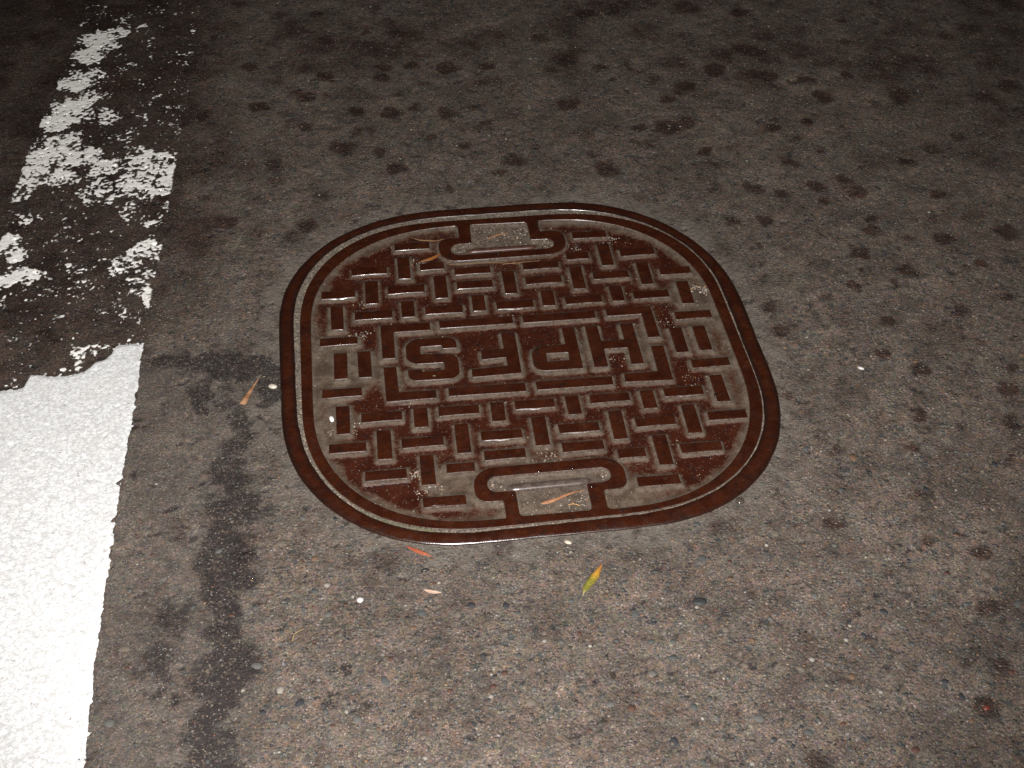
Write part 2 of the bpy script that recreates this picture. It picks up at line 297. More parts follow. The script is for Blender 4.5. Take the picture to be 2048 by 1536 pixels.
# ------------------------------------------------------------------ materials
def mat_road():
    t = NT('worn_aggregate_road')
    d1, r1, g1, b1 = t.voro(620)
    d2, r2, g2, b2 = t.voro(260)
    d3, r3, g3, b3 = t.voro(120)
    sand = t.ramp(r1, [(0.0, (.028, .030, .032)), (0.12, (.060, .056, .050)), (0.3, (.088, .078, .066)), (0.6, (.112, .096, .078)),
                       (0.82, (.140, .122, .100)), (0.93, (.150, .108, .072)), (1.0, (.24, .22, .19))])
    grit = t.ramp(r2, [(0.0, (.018, .020, .022)), (0.2, (.044, .047, .048)), (0.45, (.082, .076, .068)), (0.70, (.122, .107, .088)),
                       (0.86, (.115, .076, .052)), (0.94, (.19, .175, .15)), (1.0, (.32, .30, .27))])
    big = t.ramp(r3, [(0.0, (.026, .032, .036)), (0.4, (.055, .062, .062)), (0.7, (.10, .088, .072)), (1.0, (.135, .10, .070))])
    mk2 = t.m('MULTIPLY', t.rng(g2, .50, .56), t.rng(d2, .60, .45))
    paste = t.rng(t.noise(30, 5, .7), .40, .60, .30, 1.0)
    mk2 = t.m('MULTIPLY', mk2, paste)
    mk3 = t.m('MULTIPLY', t.m('MULTIPLY', t.rng(g3, .74, .77), t.rng(d3, .50, .38)), paste)
    smooth = t.attr('smooth')
    mk2 = t.m('MULTIPLY', mk2, t.m('SUBTRACT', 1.0, t.m('MULTIPLY', smooth, .75)))
    mk3 = t.m('MULTIPLY', mk3, t.m('SUBTRACT', .85, t.m('MULTIPLY', smooth, .85)))
    c = t.mix(mk2, sand, grit)
    c = t.mix(mk3, c, big)
    fine = t.noise(900, 2)
    c = t.mix(.75, c, t.ramp(fine, [(0.3, (.45, .45, .45)), (0.5, (1, 1, 1)), (0.72, (1.6, 1.57, 1.5))]), 'MULTIPLY')
    tintc = t.n('ShaderNodeCombineColor')
    for i_, (v_, lo_, hi_) in enumerate(((r3, .80, .98), (g1, .79, .93), (b2, .76, .98))):
        t.put(tintc.inputs[i_], t.rng(v_, 0, 1, lo_, hi_, False))
    c = t.mix(1.0, c, tintc.outputs[0], 'MULTIPLY')
    n1 = t.noise(9, 4)
    n2 = t.noise(55, 4, .65)
    c = t.mix(1.0, c, t.ramp(n1, [(0.28, (.68, .635, .61)), (0.5, (1.0, .985, .97)), (0.72, (1.26, 1.23, 1.20))]), 'MULTIPLY')
    c = t.mix(1.0, c, t.ramp(t.noise(22, 4, .6), [(0.32, (.74, .715, .70)), (0.5, (1.0, .99, .985)), (0.7, (1.18, 1.165, 1.15))]), 'MULTIPLY')
    c = t.mix(.9, c, t.ramp(n2, [(0.3, (.44, .405, .39)), (0.48, (.90, .87, .85)), (0.6, (1.08, 1.06, 1.04)), (0.78, (1.36, 1.33, 1.29))]), 'MULTIPLY')
    # cement strip beside the painted line: greyer and finer
    c = t.mix(t.m('MULTIPLY', smooth, .55), c, t.mix(.35, c, (.075, .074, .070)))
    # silt settled round the ironwork
    silt = t.m('MULTIPLY', t.attr('silt'), t.rng(n2, .30, .60))
    c = t.mix(t.m('MULTIPLY', silt, .75), c, t.mix(.5, (.118, .104, .086), t.mix(1.0, (.118, .104, .086), t.ramp(fine, [(0.3, (.5, .5, .5)), (0.7, (1.5, 1.5, 1.5))]), 'MULTIPLY')))
    # blackened asphalt under and beyond the painted line
    asp = t.attr('asphalt')
    c = t.mix(t.m('MULTIPLY', asp, .92), c, t.mix(1.0, c, (.47, .40, .37), 'MULTIPLY'))
    # damp spots, the old tar seam and the darkened pits
    st = t.m('ADD', t.attr('stain'), t.m('MULTIPLY', t.m('SUBTRACT', n2, .5), 1.2))
    st = t.m('ADD', st, t.m('MULTIPLY', t.m('SUBTRACT', t.noise(260, 2), .5), .7))
    st = t.rng(st, .12, .78)
    dark = t.mix(1.0, c, (.335, .222, .208), 'MULTIPLY')
    c = t.mix(t.m('MULTIPLY', st, .90), c, dark)
    tar = t.m('ADD', t.attr('tar'), t.m('MULTIPLY', t.m('SUBTRACT', t.noise(150, 5, .78), .5), 1.7))
    tar = t.m('ADD', tar, t.m('MULTIPLY', t.m('SUBTRACT', r2, .5), .70))
    tar = t.m('ADD', tar, t.m('MULTIPLY', t.m('SUBTRACT', r1, .5), .55))
    tar = t.rng(tar, .08, .72)
    tar = t.m('MULTIPLY', tar, t.rng(t.m('ADD', t.m('MULTIPLY', r1, .6), t.m('MULTIPLY', r2, .4)), .60, .92, 1.0, .25))
    c = t.mix(t.m('MULTIPLY', tar, .98), c, t.mix(.10, (.0092, .0062, .0062), c))
    # bright quartz grains, and glints of wet grains painted as pale dots
    sp = t.m('MULTIPLY', t.rng(b1, .978, .99), t.rng(d1, .55, .25))
    c = t.mix(t.m('MULTIPLY', sp, .6), c, (.34, .31, .275))
    h = t.m('ADD', t.m('MULTIPLY', t.m('SUBTRACT', 1.0, d2), t.m('ADD', .3, mk2)), t.m('MULTIPLY', t.noise(420, 4, .7), 1.2))
    nrm = t.bump(h, .85, .0013)
    ro_ = t.m('SUBTRACT', t.m('SUBTRACT', .72, t.m('MULTIPLY', st, .18)), t.m('MULTIPLY', t.rng(g1, .88, .97), .26))
    return t.set(color=c, rough=ro_, normal=nrm, spec=.42)

def mat_paint():
    t = NT('white_road_paint')
    n = t.noise(420, 4, .65)
    n2 = t.noise(75, 4, .6)
    d, r, g, b = t.voro(330)
    fresh = t.attr('fresh')
    c = t.mix(t.rng(n2, .35, .68), (.65, .668, .665), (.55, .562, .555))
    c = t.mix(t.m('MULTIPLY', t.rng(n, .50, .66), .50), c, (.43, .425, .41))
    pit = t.m('MULTIPLY', t.rng(t.noise(120, 5, .8), .61, .66), .95)
    c = t.mix(pit, c, (.15, .12, .105))
    c = t.mix(t.rng(t.noise(480, 3, .75), .52, .66, 0, .7), c, (.36, .345, .33))
    c = t.mix(t.rng(t.noise(260, 4, .8), .60, .68, 0, .6), c, (.22, .19, .17))
    c = t.mix(t.rng(t.noise(22, 3, .6), .50, .68, 0, .22), c, (.55, .52, .48))
    d4, r4, g4, b4 = t.voro(205)
    c = t.mix(t.rng(t.m('ADD', d4, t.m('MULTIPLY', t.m('SUBTRACT', n, .5), .7)), .40, .72, 0, .52), c, (.37, .372, .37))
    worn = t.m('SUBTRACT', 1.0, fresh)
    c = t.mix(t.m('MULTIPLY', worn, .7), c, (.80, .79, .74))
    c = t.mix(t.m('MULTIPLY', worn, t.rng(n, .46, .64, .0, .6)), c, (.46, .44, .39))
    thin = t.m('ADD', t.rng(t.attr('thick'), .0, .85, 1.0, 0.0), t.m('MULTIPLY', t.m('SUBTRACT', t.noise(640, 3, .75), .5), 1.7))
    c = t.mix(t.m('MULTIPLY', worn, t.rng(thin, .55, 1.1, 0, .85)), c, (.060, .050, .044))
    nrm = t.bump(t.m('ADD', n, t.m('MULTIPLY', t.m('SUBTRACT', 1.0, d), .9)), .38, .0009)
    return t.set(color=c, rough=.6, normal=nrm, spec=.4)

RUST = (.0470, .0125, .0062)
def iron_color(t):
    a = t.noise(38, 4, .6)
    b = t.noise(520, 3, .6)
    c = t.mix(t.rng(a, .3, .7), (.0205, .0048, .0021), (.0345, .0088, .0034))
    c = t.mix(t.rng(t.noise(85, 5, .7), .52, .68, 0, .75), c, (.0120, .0062, .0048))
    c = t.mix(t.rng(t.noise(120, 4, .7), .58, .70, 0, .5), c, (.050, .021, .011))
    pit = t.rng(t.noise(330, 3, .75), .60, .70, 0, .8)
    c = t.mix(pit, c, (.0065, .0042, .0036))
    return t.mix(.8, c, t.ramp(b, [(0.3, (.66, .64, .64)), (0.7, (1.34, 1.31, 1.28))]), 'MULTIPLY'), a, b

def mat_iron():
    t = NT('rusty_brown_iron')
    c, a, b = iron_color(t)
    c = t.mix(t.m('MULTIPLY', t.attr('edge_dark'), .82), c, (.0060, .0042, .0038))
    nrm = t.bump(t.m('ADD', b, t.m('MULTIPLY', t.noise(140, 4, .65), 2.0)), .42, .0008)
    return t.set(color=c, rough=t.rng(t.noise(95, 4, .65), .35, .65, .26, .50), normal=nrm, spec=.26)

def mat_silted():
    t = NT('silt_coated_iron_edge')
    n = t.noise(260, 4, .7)
    k = t.rng(n, .36, .58)
    c = t.mix(k, (.042, .024, .016), (.104, .085, .068))
    return t.set(color=c, rough=t.rng(n, .35, .6, .22, .42), normal=t.bump(n, .24, .0005), spec=.6, coat=t.rng(t.noise(48, 3), .36, .58, .15, 1.0), coatr=.17)

def mat_plate():
    t = NT('silt_and_rust_plate')
    c, a, b = iron_color(t)
    c = t.mix(1.0, c, (1.14, 1.16, 1.42), 'MULTIPLY')
    s = t.m('ADD', t.attr('silt'), t.m('MULTIPLY', t.m('SUBTRACT', t.noise(150, 5, .72), .5), 1.5))
    s = t.m('ADD', s, t.m('MULTIPLY', t.m('SUBTRACT', t.noise(560, 2, .6), .5), .9))
    k = t.rng(s, .24, 1.08)
    n3 = t.noise(700, 3, .7)
    sc = t.mix(t.rng(t.noise(45, 3), .35, .65), (.104, .080, .059), (.050, .034, .023))
    sc = t.mix(t.m('MULTIPLY', t.attr('pale'), .75), sc, (.115, .095, .077))
    sc = t.mix(t.rng(t.noise(120, 5, .72), .46, .66, 0, .72), sc, (.044, .029, .020))
    sc = t.mix(.8, sc, t.ramp(n3, [(0.3, (.62, .60, .58)), (0.7, (1.32, 1.32, 1.3))]), 'MULTIPLY')
    rustt = t.rng(t.m('MULTIPLY', k, t.m('SUBTRACT', 1.0, k)), .05, .25, 0.0, .35)
    c = t.mix(t.m('MULTIPLY', k, .95), c, sc)
    c = t.mix(rustt, c, (.072, .032, .018))
    d, r, g, bb = t.voro(700)
    sp = t.m('MULTIPLY', t.rng(bb, .955, .975), t.rng(d, .5, .25))
    c = t.mix(t.m('MULTIPLY', sp, .45), c, (.20, .17, .14))
    nrm = t.bump(t.m('ADD', n3, t.m('MULTIPLY', k, 1.2)), .45, .0008)
    return t.set(color=c, rough=t.rng(k, 0, 1, .30, .74), normal=nrm, spec=t.rng(k, 0, 1, .45, .22))

def mat_sand():
    t = NT('packed_sand')
    n = t.noise(800, 3, .7)
    d, r, g, b = t.voro(520)
    c = t.ramp(r, [(0.0, (.060, .050, .040)), (0.5, (.125, .108, .088)), (0.85, (.16, .13, .098)), (1.0, (.30, .25, .19))])
    c = t.mix(.6, c, t.ramp(n, [(0.3, (.6, .6, .6)), (0.7, (1.35, 1.33, 1.3))]), 'MULTIPLY')
    return t.set(color=c, rough=t.rng(g, .8, .9, .7, .3), normal=t.bump(t.m('ADD', n, d), .6, .0012), spec=.4)

def mat_plain(name, col, rough=.6, var=.35, scale=300, bump=.3, spec=.4):
    t = NT(name)
    n = t.noise(scale, 4, .65)
    c = t.mix(t.rng(n, .3, .7), tuple(x * (1 - var) for x in col), tuple(x * (1 + var) for x in col))
    return t.set(color=c, rough=rough, normal=t.bump(n, bump, .0006), spec=spec)

def mat_vcol(name, rough=.6):
    t = NT(name)
    n = t.noise(500, 3, .65)
    c = t.mix(.7, t.attr('tint', 'Color'), t.ramp(n, [(0.3, (.65, .65, .65)), (0.7, (1.3, 1.3, 1.3))]), 'MULTIPLY')
    return t.set(color=c, rough=rough, normal=t.bump(n, .35, .0006), spec=.45)

def mat_water(name, col):
    t = NT(name)
    return t.set(color=col, rough=.13, ior=1.33, spec=.6, coat=1.0, coatr=.10)

M_ROAD, M_PAINT, M_IRON, M_SILTED, M_PLATE, M_SAND = mat_road(), mat_paint(), mat_iron(), mat_silted(), mat_plate(), mat_sand()
M_GRAVEL = mat_vcol('mixed_gravel', .58)
M_LEAF = mat_vcol('dry_leaf', .55)
M_WATER = mat_water('water_on_iron', (.016, .0065, .0045))
M_WATER2 = mat_water('water_on_concrete', (.055, .045, .036))
def mat_lip():
    t = NT('wet_iron_lip')
    c, a, bb = iron_color(t)
    return t.set(color=t.mix(.5, c, (.010, .007, .006)), rough=.24, normal=t.bump(bb, .3, .0005), spec=.7, coat=1.0, coatr=.19)
M_LIP = mat_lip()

# ------------------------------------------------------------------ road surface
EDGE_X = [(-700, -484), (-560, -488.3), (-400, -491.3), (-230, -489), (-38, -484.4), (62, -483), (149, -481.5), (283, -474.5), (446, -470), (690, -463.6), (930, -458), (1300, -450)]
LEFT_X = [(-800, -712), (318, -700.8), (495, -696), (651, -683), (826, -666), (931, -661), (1300, -645)]
def xedge(tab, y):
    return np.interp(y, [p[0] for p in tab], [p[1] for p in tab])

def relief_z(x, y):
    """height of the worn road in millimetres"""
    z = vnoise(x, y, 13, 3) * .32 + vnoise(x, y, 6.5, 4) * .34 + vnoise(x, y, 120, 5) * .5
    pit = vnoise(x, y, 11, 8) * .6 + vnoise(x, y, 5, 9) * .5
    z = z - 2.4 * sstep(.60, .78, pit)
    edge = np.minimum(np.minimum(x + 1000, 1250 - x), np.minimum(y + 780, 1150 - y))
    a = np.arctan2(y, x)
    near = np.hypot(x, y) - polar(RO, a)
    z = z - .25 * sstep(25, 0, near)
    return z * sstep(0, 60, edge)

def disc_field(x, y, discs, grow=1.25, soft=.45, wob=4.0):
    """soft union of ragged discs; x, y sorted grids (rows of constant y)"""
    out = np.zeros_like(x)
    wx, wy = x + vnoise(x, y, 14, 31) * wob, y + vnoise(x, y, 14, 32) * wob
    xs, ys = x[0], y[:, 0]
    for (cx_, cy_, r, s) in discs:
        R = r * grow + wob + 2
        i0, i1 = np.searchsorted(ys, cy_ - R), np.searchsorted(ys, cy_ + R)
        j0, j1 = np.searchsorted(xs, cx_ - R), np.searchsorted(xs, cx_ + R)
        if i1 <= i0 or j1 <= j0:
            continue
        d = np.hypot(wx[i0:i1, j0:j1] - cx_, wy[i0:i1, j0:j1] - cy_)
        v = s * (1 - sstep(r * soft, r * grow, d))
        out[i0:i1, j0:j1] = np.maximum(out[i0:i1, j0:j1], v)
    return out

def grid_faces(ny, nx):
    i = np.arange(ny - 1)[:, None] * nx + np.arange(nx - 1)[None, :]
    return np.stack([i, i + 1, i + nx + 1, i + nx], -1)

CRACKS = [(11, -511, 3, .7), (25, -513, 2.2, .8), (43, -513, 3, .9), (58, -514, 2.4, .8), (72, -514.6, 3, .9), (90, -512, 2.4, .7), (-318, -10, 13, 1), (-316, -50, 13, 1), (-326, -44, 9, 1),
          (150, -520, 3, .7), (168, -517, 2.6, .8), (190, -512, 3, .6), (280, -470, 3, .7), (296, -462, 3, .8), (318, -452, 3.4, .7), (-240, -470, 5, .8), (-238, -482, 4, .9), (232, -140, 3, .6)]
def build_road():
    xs = np.arange(-1000, 1250.1, 2.7)
    xs[-1] = 1250
    steps = np.interp(np.arange(0, 760), [0, 250, 759], [2.0, 2.3, 3.6])
    ys = -780 + np.concatenate([[0], np.cumsum(steps)])
    ys = ys[ys < 1149]
    ys = np.append(ys, 1150.0)
    X, Y = np.meshgrid(xs, ys)
    Z = relief_z(X, Y)
    stain = disc_field(X, Y, SPOTS, 1.5, .25, 5.5)
    big = fbm(X, Y, 130, 4, 40)
    far = sstep(250, 800, Y) * sstep(-480, -380, X)
    stain = np.maximum(stain, far * (.14 + .80 * np.clip(fbm(X, Y, 75, 4, 44) + .08, 0, 1)))
    stain = np.maximum(stain, sstep(-330, -450, X + fbm(X, Y, 60, 3, 45) * 60) * sstep(60, 130, Y) * (.30 + .35 * np.clip(fbm(X, Y, 50, 3, 46) + .3, 0, 1)))
    stain = np.maximum(stain, .95 * np.clip(fbm(X, Y, 48, 5, 47) - .08, 0, 1))
    stain = np.maximum(stain, sstep(340, 760, X) * .62 * np.clip(big + .22, 0, 1))
    stain = np.maximum(stain, np.maximum(disc_field(X, Y, [(520, 760, 120, .75), (700, 620, 130, .6), (820, 480, 110, .55), (640, 230, 80, .55), (600, 30, 90, .45), (560, -260, 60, .45), (-330, 800, 130, .5), (-380, 470, 80, .5)], 1.6, .1, 30.0) * (.6 + .6 * fbm(X, Y, 40, 4, 48)), 0))
    tar = np.clip(disc_field(X, Y, BAND + CRACKS, 2.1, .45, 9.0) * 1.35, 0, 1)
    ex = xedge(EDGE_X, Y)
    pitf = vnoise(X, Y, 11, 8) * .6 + vnoise(X, Y, 5, 9) * .5
    tar = np.maximum(tar, .75 * sstep(.60, .78, pitf))  # pits of the relief coloured dark through the same mask
    asphalt = np.where(Y > 45, sstep(34, -14, X - ex + fbm(X, Y, 24, 3, 50) * 26), sstep(4, -4, X - ex)) * (1 - .25 * sstep(-.2, .5, fbm(X, Y, 70, 3, 52)))
    smooth = sstep(-300, -395, X + vnoise(X, Y, 60, 51) * 20) * sstep(60, 10, Y) * (X > ex)
    a = np.arctan2(Y, X)
    near = np.hypot(X, Y) - polar(RO, a)
    silt = sstep(46, 4, near + vnoise(X, Y, 40, 53) * 18) * (near > -5)
    silt = np.maximum(silt, .35 * sstep(140, 20, near) * np.clip(fbm(X, Y, 60, 3, 54) + .4, 0, 1))
    V = np.stack([X, Y, Z], -1).reshape(-1, 3) * MM
    F = grid_faces(len(ys), len(xs)).reshape(-1, 4)
    inside = (near < -7).ravel()
    F = F[~inside[F].any(1)]
    n0 = len(V)
    B = 120.0
    x0, x1, y0, y1 = xs[0] * MM, xs[-1] * MM, ys[0] * MM, ys[-1] * MM
    ext = np.array([(-B, -B, 0), (B, -B, 0), (B, B, 0), (-B, B, 0), (x0, y0, 0), (x1, y0, 0), (x1, y1, 0), (x0, y1, 0)])
    V = np.concatenate([V, ext])
    q = n0
    F = np.concatenate([F, np.array([(q, q + 1, q + 5, q + 4), (q + 1, q + 2, q + 6, q + 5), (q + 2, q + 3, q + 7, q + 6), (q + 3, q, q + 4, q + 7)])])
    pad = np.zeros(8)
    at = {k: np.concatenate([v.ravel(), pad]) for k, v in (('stain', stain), ('tar', tar), ('asphalt', asphalt), ('smooth', smooth), ('silt', silt))}
    me = np_mesh('road', V, F, at)
    return tag(link('road', me, None, [M_ROAD]), 'worn grey concrete road with dark damp spots and a tar seam', None, None, 'structure')

road = build_road()

# ------------------------------------------------------------------ painted line: fresh below, worn to flakes above
RAGGED = [(-760, 2), (-660, -10), (-650, -11), (-623, -9.5), (-617.8, 16), (-600, 11), (-583, 8), (-568, 9.8), (-553, 14), (-545, 22), (-541, 30), (-528, 36),
          (-522, 45), (-519, 54), (-514, 61), (-500, 63.5), (-484, 62.5), (-470, 62)]
def build_paint():
    xs = np.arange(-760, -448, 1.5)
    ys = np.arange(-775, 1010, 1.5)
    X, Y = np.meshgrid(xs, ys)
    n4 = vnoise(X, Y, 5.2, 61) * .6 + vnoise(X, Y, 2.6, 62) * .4
    n20 = vnoise(X, Y, 17, 63)
    top = np.interp(X, [p[0] for p in RAGGED], [p[1] for p in RAGGED])
    e = xedge(EDGE_X, Y) + vnoise(X, Y, 9, 64) * 1.4 + vnoise(X, Y, 3, 65) * .7
    l = xedge(LEFT_X, Y) + vnoise(X, Y, 12, 66) * 3
    f_fresh = np.minimum((top + n20 * 1.6 + n4 * 1.6 - Y) / 5.0, (e - X) / 2.2)
    notch = sstep(.80, .9, vnoise(X, Y, 9, 67)) * sstep(22, 4, e - X) + sstep(.86, .93, vnoise(X, Y, 8, 69) * .7 + n4 * .35)
    f_fresh = f_fresh - notch * 3
    dens = disc_field(X, Y, FLAKES, 1.22, .5, 9.0)
    dens = np.maximum(dens, .10 * (vnoise(X, Y, 40, 68) > .3))
    n3 = vnoise(X, Y, 3.6, 58) * .55 + n4 * .75
    f_worn = (dens * 1.62 - .90 + n3 * 1.2 + n20 * .45) * 1.6
    f_worn = np.minimum(f_worn, np.minimum((e - X) / 2.5, (X - l) / 3.0))
    fld = np.clip(np.maximum(f_fresh, f_worn), -1.0, 1.0)
    fresh = (f_fresh > f_worn).astype(float)
    rz = relief_z(X, Y)
    Z = rz * np.where(fld > 0, 1 - fresh * np.clip(fld * 2, 0, 1) * .65, 1) + np.where(fld > 0, .22 + fld * (.34 + .86 * fresh), fld * 1.5 + .22) + n4 * .08
    V = np.stack([X, Y, Z], -1).reshape(-1, 3) * MM
    F = grid_faces(len(ys), len(xs)).reshape(-1, 4)
    F = F[(fld.ravel()[F] > -.75).any(1)]
    used = np.unique(F)
    remap = np.full(len(V), -1)
    remap[used] = np.arange(len(used))
    me = np_mesh('road_marking', V[used], remap[F], {'fresh': fresh.ravel()[used], 'thick': np.clip(fld, 0, 1).ravel()[used]})
    return tag(link('road_marking', me, None, [M_PAINT]), 'thick white painted line, whole near the bottom and worn to flakes above', None, None, 'structure')

build_paint()

# ------------------------------------------------------------------ raised ironwork
def fillet(poly, n=5):
    """poly of (x, y, r) -> list of points, each corner an arc of n points (n = 1 for r 0)"""
    out = []
    m = len(poly)
    for i in range(m):
        p = np.array(poly[i][:2], float)
        r = poly[i][2]
        a, b = np.array(poly[i - 1][:2], float) - p, np.array(poly[(i + 1) % m][:2], float) - p
        la, lb = np.hypot(*a), np.hypot(*b)
        a, b = a / la, b / lb
        if r <= 0:
            out.append(tuple(p))
            continue
        ang = math.acos(max(-1, min(1, float(a @ b))))
        if ang > math.pi - .02:
            out += [tuple(p)] * n
            continue
        dd = min(r / math.tan(ang / 2), la * .49, lb * .49)
        r = dd * math.tan(ang / 2)
        bis = (a + b) / np.hypot(*(a + b))
        c = p + bis * (r / math.sin(ang / 2))
        s, e = p + a * dd - c, p + b * dd - c
        t0, t1 = math.atan2(s[1], s[0]), math.atan2(e[1], e[0])
        dt = (t1 - t0 + math.pi) % (2 * math.pi) - math.pi
        for k in range(n):
            t = t0 + dt * k / (n - 1)
            out.append((c[0] + r * math.cos(t), c[1] + r * math.sin(t)))
    return out

def area(p):
    return sum(p[i - 1][0] * p[i][1] - p[i][0] * p[i - 1][1] for i in range(len(p))) / 2

def inset(poly, d):
    """miter inset of (x, y, r) to the left of the path (outer loops counter-clockwise, holes clockwise)"""
    out = []
    m = len(poly)
    P = [np.array(q[:2], float) for q in poly]
    for i in range(m):
        e1, e2 = P[i] - P[i - 1], P[(i + 1) % m] - P[i]
        n1 = np.array([-e1[1], e1[0]]) / max(1e-9, np.hypot(*e1))
        n2 = np.array([-e2[1], e2[0]]) / max(1e-9, np.hypot(*e2))
        b = n1 + n2
        k = d / max(.25, float(b @ b) / 2)
        q = P[i] + b * k
        turn = e1[0] * e2[1] - e1[1] * e2[0]
        r = poly[i][2]
        if r > 0:
            r = max(r - d, .12) if turn > 0 else r + d
        out.append((q[0], q[1], r))
    return out

PROFILE = [(0.0, -9.0), (0.08, -1.3), (0.22, -.72), (0.42, -.36), (0.70, -.14), (1.3, -.04), (2.8, 0.0)]
def relief(name, loops, parent, ztop=TOP, profile=PROFILE, jit=0.0, seg=5):
    verts, faces, mi, gr = [], [], [], []
    tops = []
    for li, lp in enumerate(loops):
        sgn = area([q[:2] for q in lp])
        if (sgn < 0) == (li == 0):
            lp = lp[::-1]
        prev = None
        for (d, z) in profile:
            ring = fillet(inset(lp, d) if d else lp, seg)
            start = len(verts)
            verts += [(x * MM, y * MM, (ztop + z) * MM) for x, y in ring]
            n = len(ring)
            if prev is not None:
                for k in range(n):
                    k2 = (k + 1) % n
                    faces.append((prev + k, prev + k2, start + k2, start + k))
                    mi.append(1 if z < -.3 else 0)
            prev = start
        tops.append(list(range(prev, prev + n)))
    flat = [i for t in tops for i in t]
    tri = tessellate_polygon([[Vector((verts[i][0], verts[i][1], 0)) for i in t] for t in tops])
    for t in tri:
        t = [flat[i] for i in t]
        a, b, c = (verts[i] for i in t)
        ar = (b[0] - a[0]) * (c[1] - a[1]) - (b[1] - a[1]) * (c[0] - a[0])
        if abs(ar) < 1e-13:
            continue
        faces.append(t if ar > 0 else t[::-1])
        mi.append(0)
    me = mesh(name, verts, faces, mi)
    return link(name, me, parent, [M_IRON, M_SILTED])

cover = bpy.data.objects.new('manhole_cover', None)
COL.objects.link(cover)
cover.empty_display_size = .1
tag(cover, 'rust brown cast iron cover with raised bars and the letters HPFS upside down', 'manhole cover')

def rect(cx_, cy_, w, h, r=1.2):
    j = lambda: random.uniform(-.35, .35)
    return [(cx_ - w / 2 + j(), cy_ - h / 2 + j(), r), (cx_ + w / 2 + j(), cy_ - h / 2 + j(), r),
            (cx_ + w / 2 + j(), cy_ + h / 2 + j(), r), (cx_ - w / 2 + j(), cy_ + h / 2 + j(), r)]

def worn_rect(cx_, cy_, w, h):
    """bar whose long near edge bows a little, as the worn castings do"""
    p = rect(cx_, cy_, w, h, random.uniform(.8, 1.8))
    if w > h:
        s = random.uniform(.2, .9)
        p[0] = (p[0][0], p[0][1] - s, p[0][2])
        p.insert(1, (cx_, cy_ - h / 2 + s * .6, 0.5))
    return p

solids = []        # outlines, for the silt that gathers round them
for (bx, by, bw, bh) in TREADS:
    p = worn_rect(bx, by, bw + .8, bh + .8)
    relief('tread_bar', [p], cover, TOP + random.uniform(-.25, .15))
    solids.append([q[:2] for q in p])
for (bx, by, bw, bh) in BORDERS:
    p = rect(bx, by, bw + .8, bh + .8)
    relief('border_bar', [p], cover)
    solids.append([q[:2] for q in p])

BRACKETS = [[(-180, 64.8), (-115.4, 65.4), (-115, 48.8), (-163, 48.9), (-163.2, -2), (-180, -2.2)],
            [(-179.6, -17.7), (-163.2, -18), (-162, -65.8), (-116.6, -66.3), (-116.4, -81.5), (-178.8, -82.6)],
            [(117.4, 68.9), (178, 68.9), (179.3, 4.5), (162.6, 4.8), (162.8, 53), (117.2, 52.9)],
            [(163.2, -11.5), (179.9, -11.7), (179.3, -79), (118.6, -77), (119.6, -60.4), (162.4, -60)]]
for b in BRACKETS:
    relief('corner_bracket', [[(x, y, 1.1) for x, y in b]], cover)
    solids.append(b)

LETTERS = {
    'S': [[(-149.5, 33.8, 18), (-84, 32, 15), (-84, 10, .8), (-103, 10, .8), (-103.4, 16.6, 1.5), (-130.8, 16.4, 1.5), (-130.8, 2.8, 1.5), (-84, -.4, 15),
           (-84.6, -48.2, 14), (-149, -47.4, 15), (-149.4, -26, .8), (-131.5, -26, .8), (-131, -30.4, 1.5), (-103.4, -29.6, 1.5), (-103, -16.6, 1.5), (-150, -16.2, 16)]],
    'F': [[(-25.4, 33.5, 1), (-7.2, 34, 1), (-7.2, -46.4, 1), (-70, -48.6, 1), (-69.5, -32.6, 1), (-24, -30, 1), (-24, -14.8, 1), (-54.7, -16.6, 1), (-54.8, 1.5, 1), (-25.3, 3.2, 1)]],
    'P': [[(54, 36.5, 1), (71, 36, 1), (71, -45.8, 1), (9, -45.4, 15), (9, 2.2, 15), (54.5, 3.6, 1)], [(28, -12.7, 1), (56, -13.7, 1), (55, -27.5, 1), (27.8, -28, 1)]],
    'H': [[(84.6, 36.6, 1), (101.4, 36.3, 1), (102, 5, 1), (131.3, 5, 1), (131, 36.3, 1), (147.9, 36, 1), (149, -44.5, 1), (132, -44.8, 1), (133, -11.9, 1),
           (102.8, -11.6, 1), (102.8, -45.7, 1), (85, -46, 1)]]}
for ch, loops in LETTERS.items():
    o = relief('letter', loops, cover, seg=7)
    o['label'] = 'raised iron letter %s upside down' % ch
    for lp in loops:
        solids.append(fillet(lp, 6))

gi_pts = ring_pts(GI)
ri_pts = ring_pts(RI)
an = np.arctan2(ri_pts[:, 1], ri_pts[:, 0]) % (2 * np.pi)
ri_pts = ri_pts[np.argsort(an)]
def yri(x, sgn):
    s = ri_pts[ri_pts[:, 1] * sgn > 150]
    s = s[np.argsort(s[:, 0])]
    return float(np.interp(x, s[:, 0], s[:, 1]))
floor_loop, done_t, done_b = [], False, False
for x, y in ri_pts:
    if y > 0 and -65.5 < x < 57.5:
        if not done_t:
            done_t = True
            floor_loop += [(53.6, yri(53.6, 1), 4), (53.6, 250, 2.5), (86.6, 250.5, 27), (86.6, 195.4, 27), (-91.8, 191.6, 27), (-91.8, 246.5, 27), (-61.6, 246.5, 2.5), (-61.6, yri(-61.6, 1), 4)]
        continue
    if y < 0 and -58 < x < 66.5:
        if not done_b:
            done_b = True
            floor_loop += [(-54, yri(-54, -1), 4), (-54, -261, 2.5), (-85.5, -261, 27), (-85.5, -206.8, 27), (91.5, -203.2, 26), (91.5, -256.5, 26), (62.5, -256.5, 2.5), (62.5, yri(62.5, -1), 6)]
        continue
    floor_loop.append((x, y, 0))
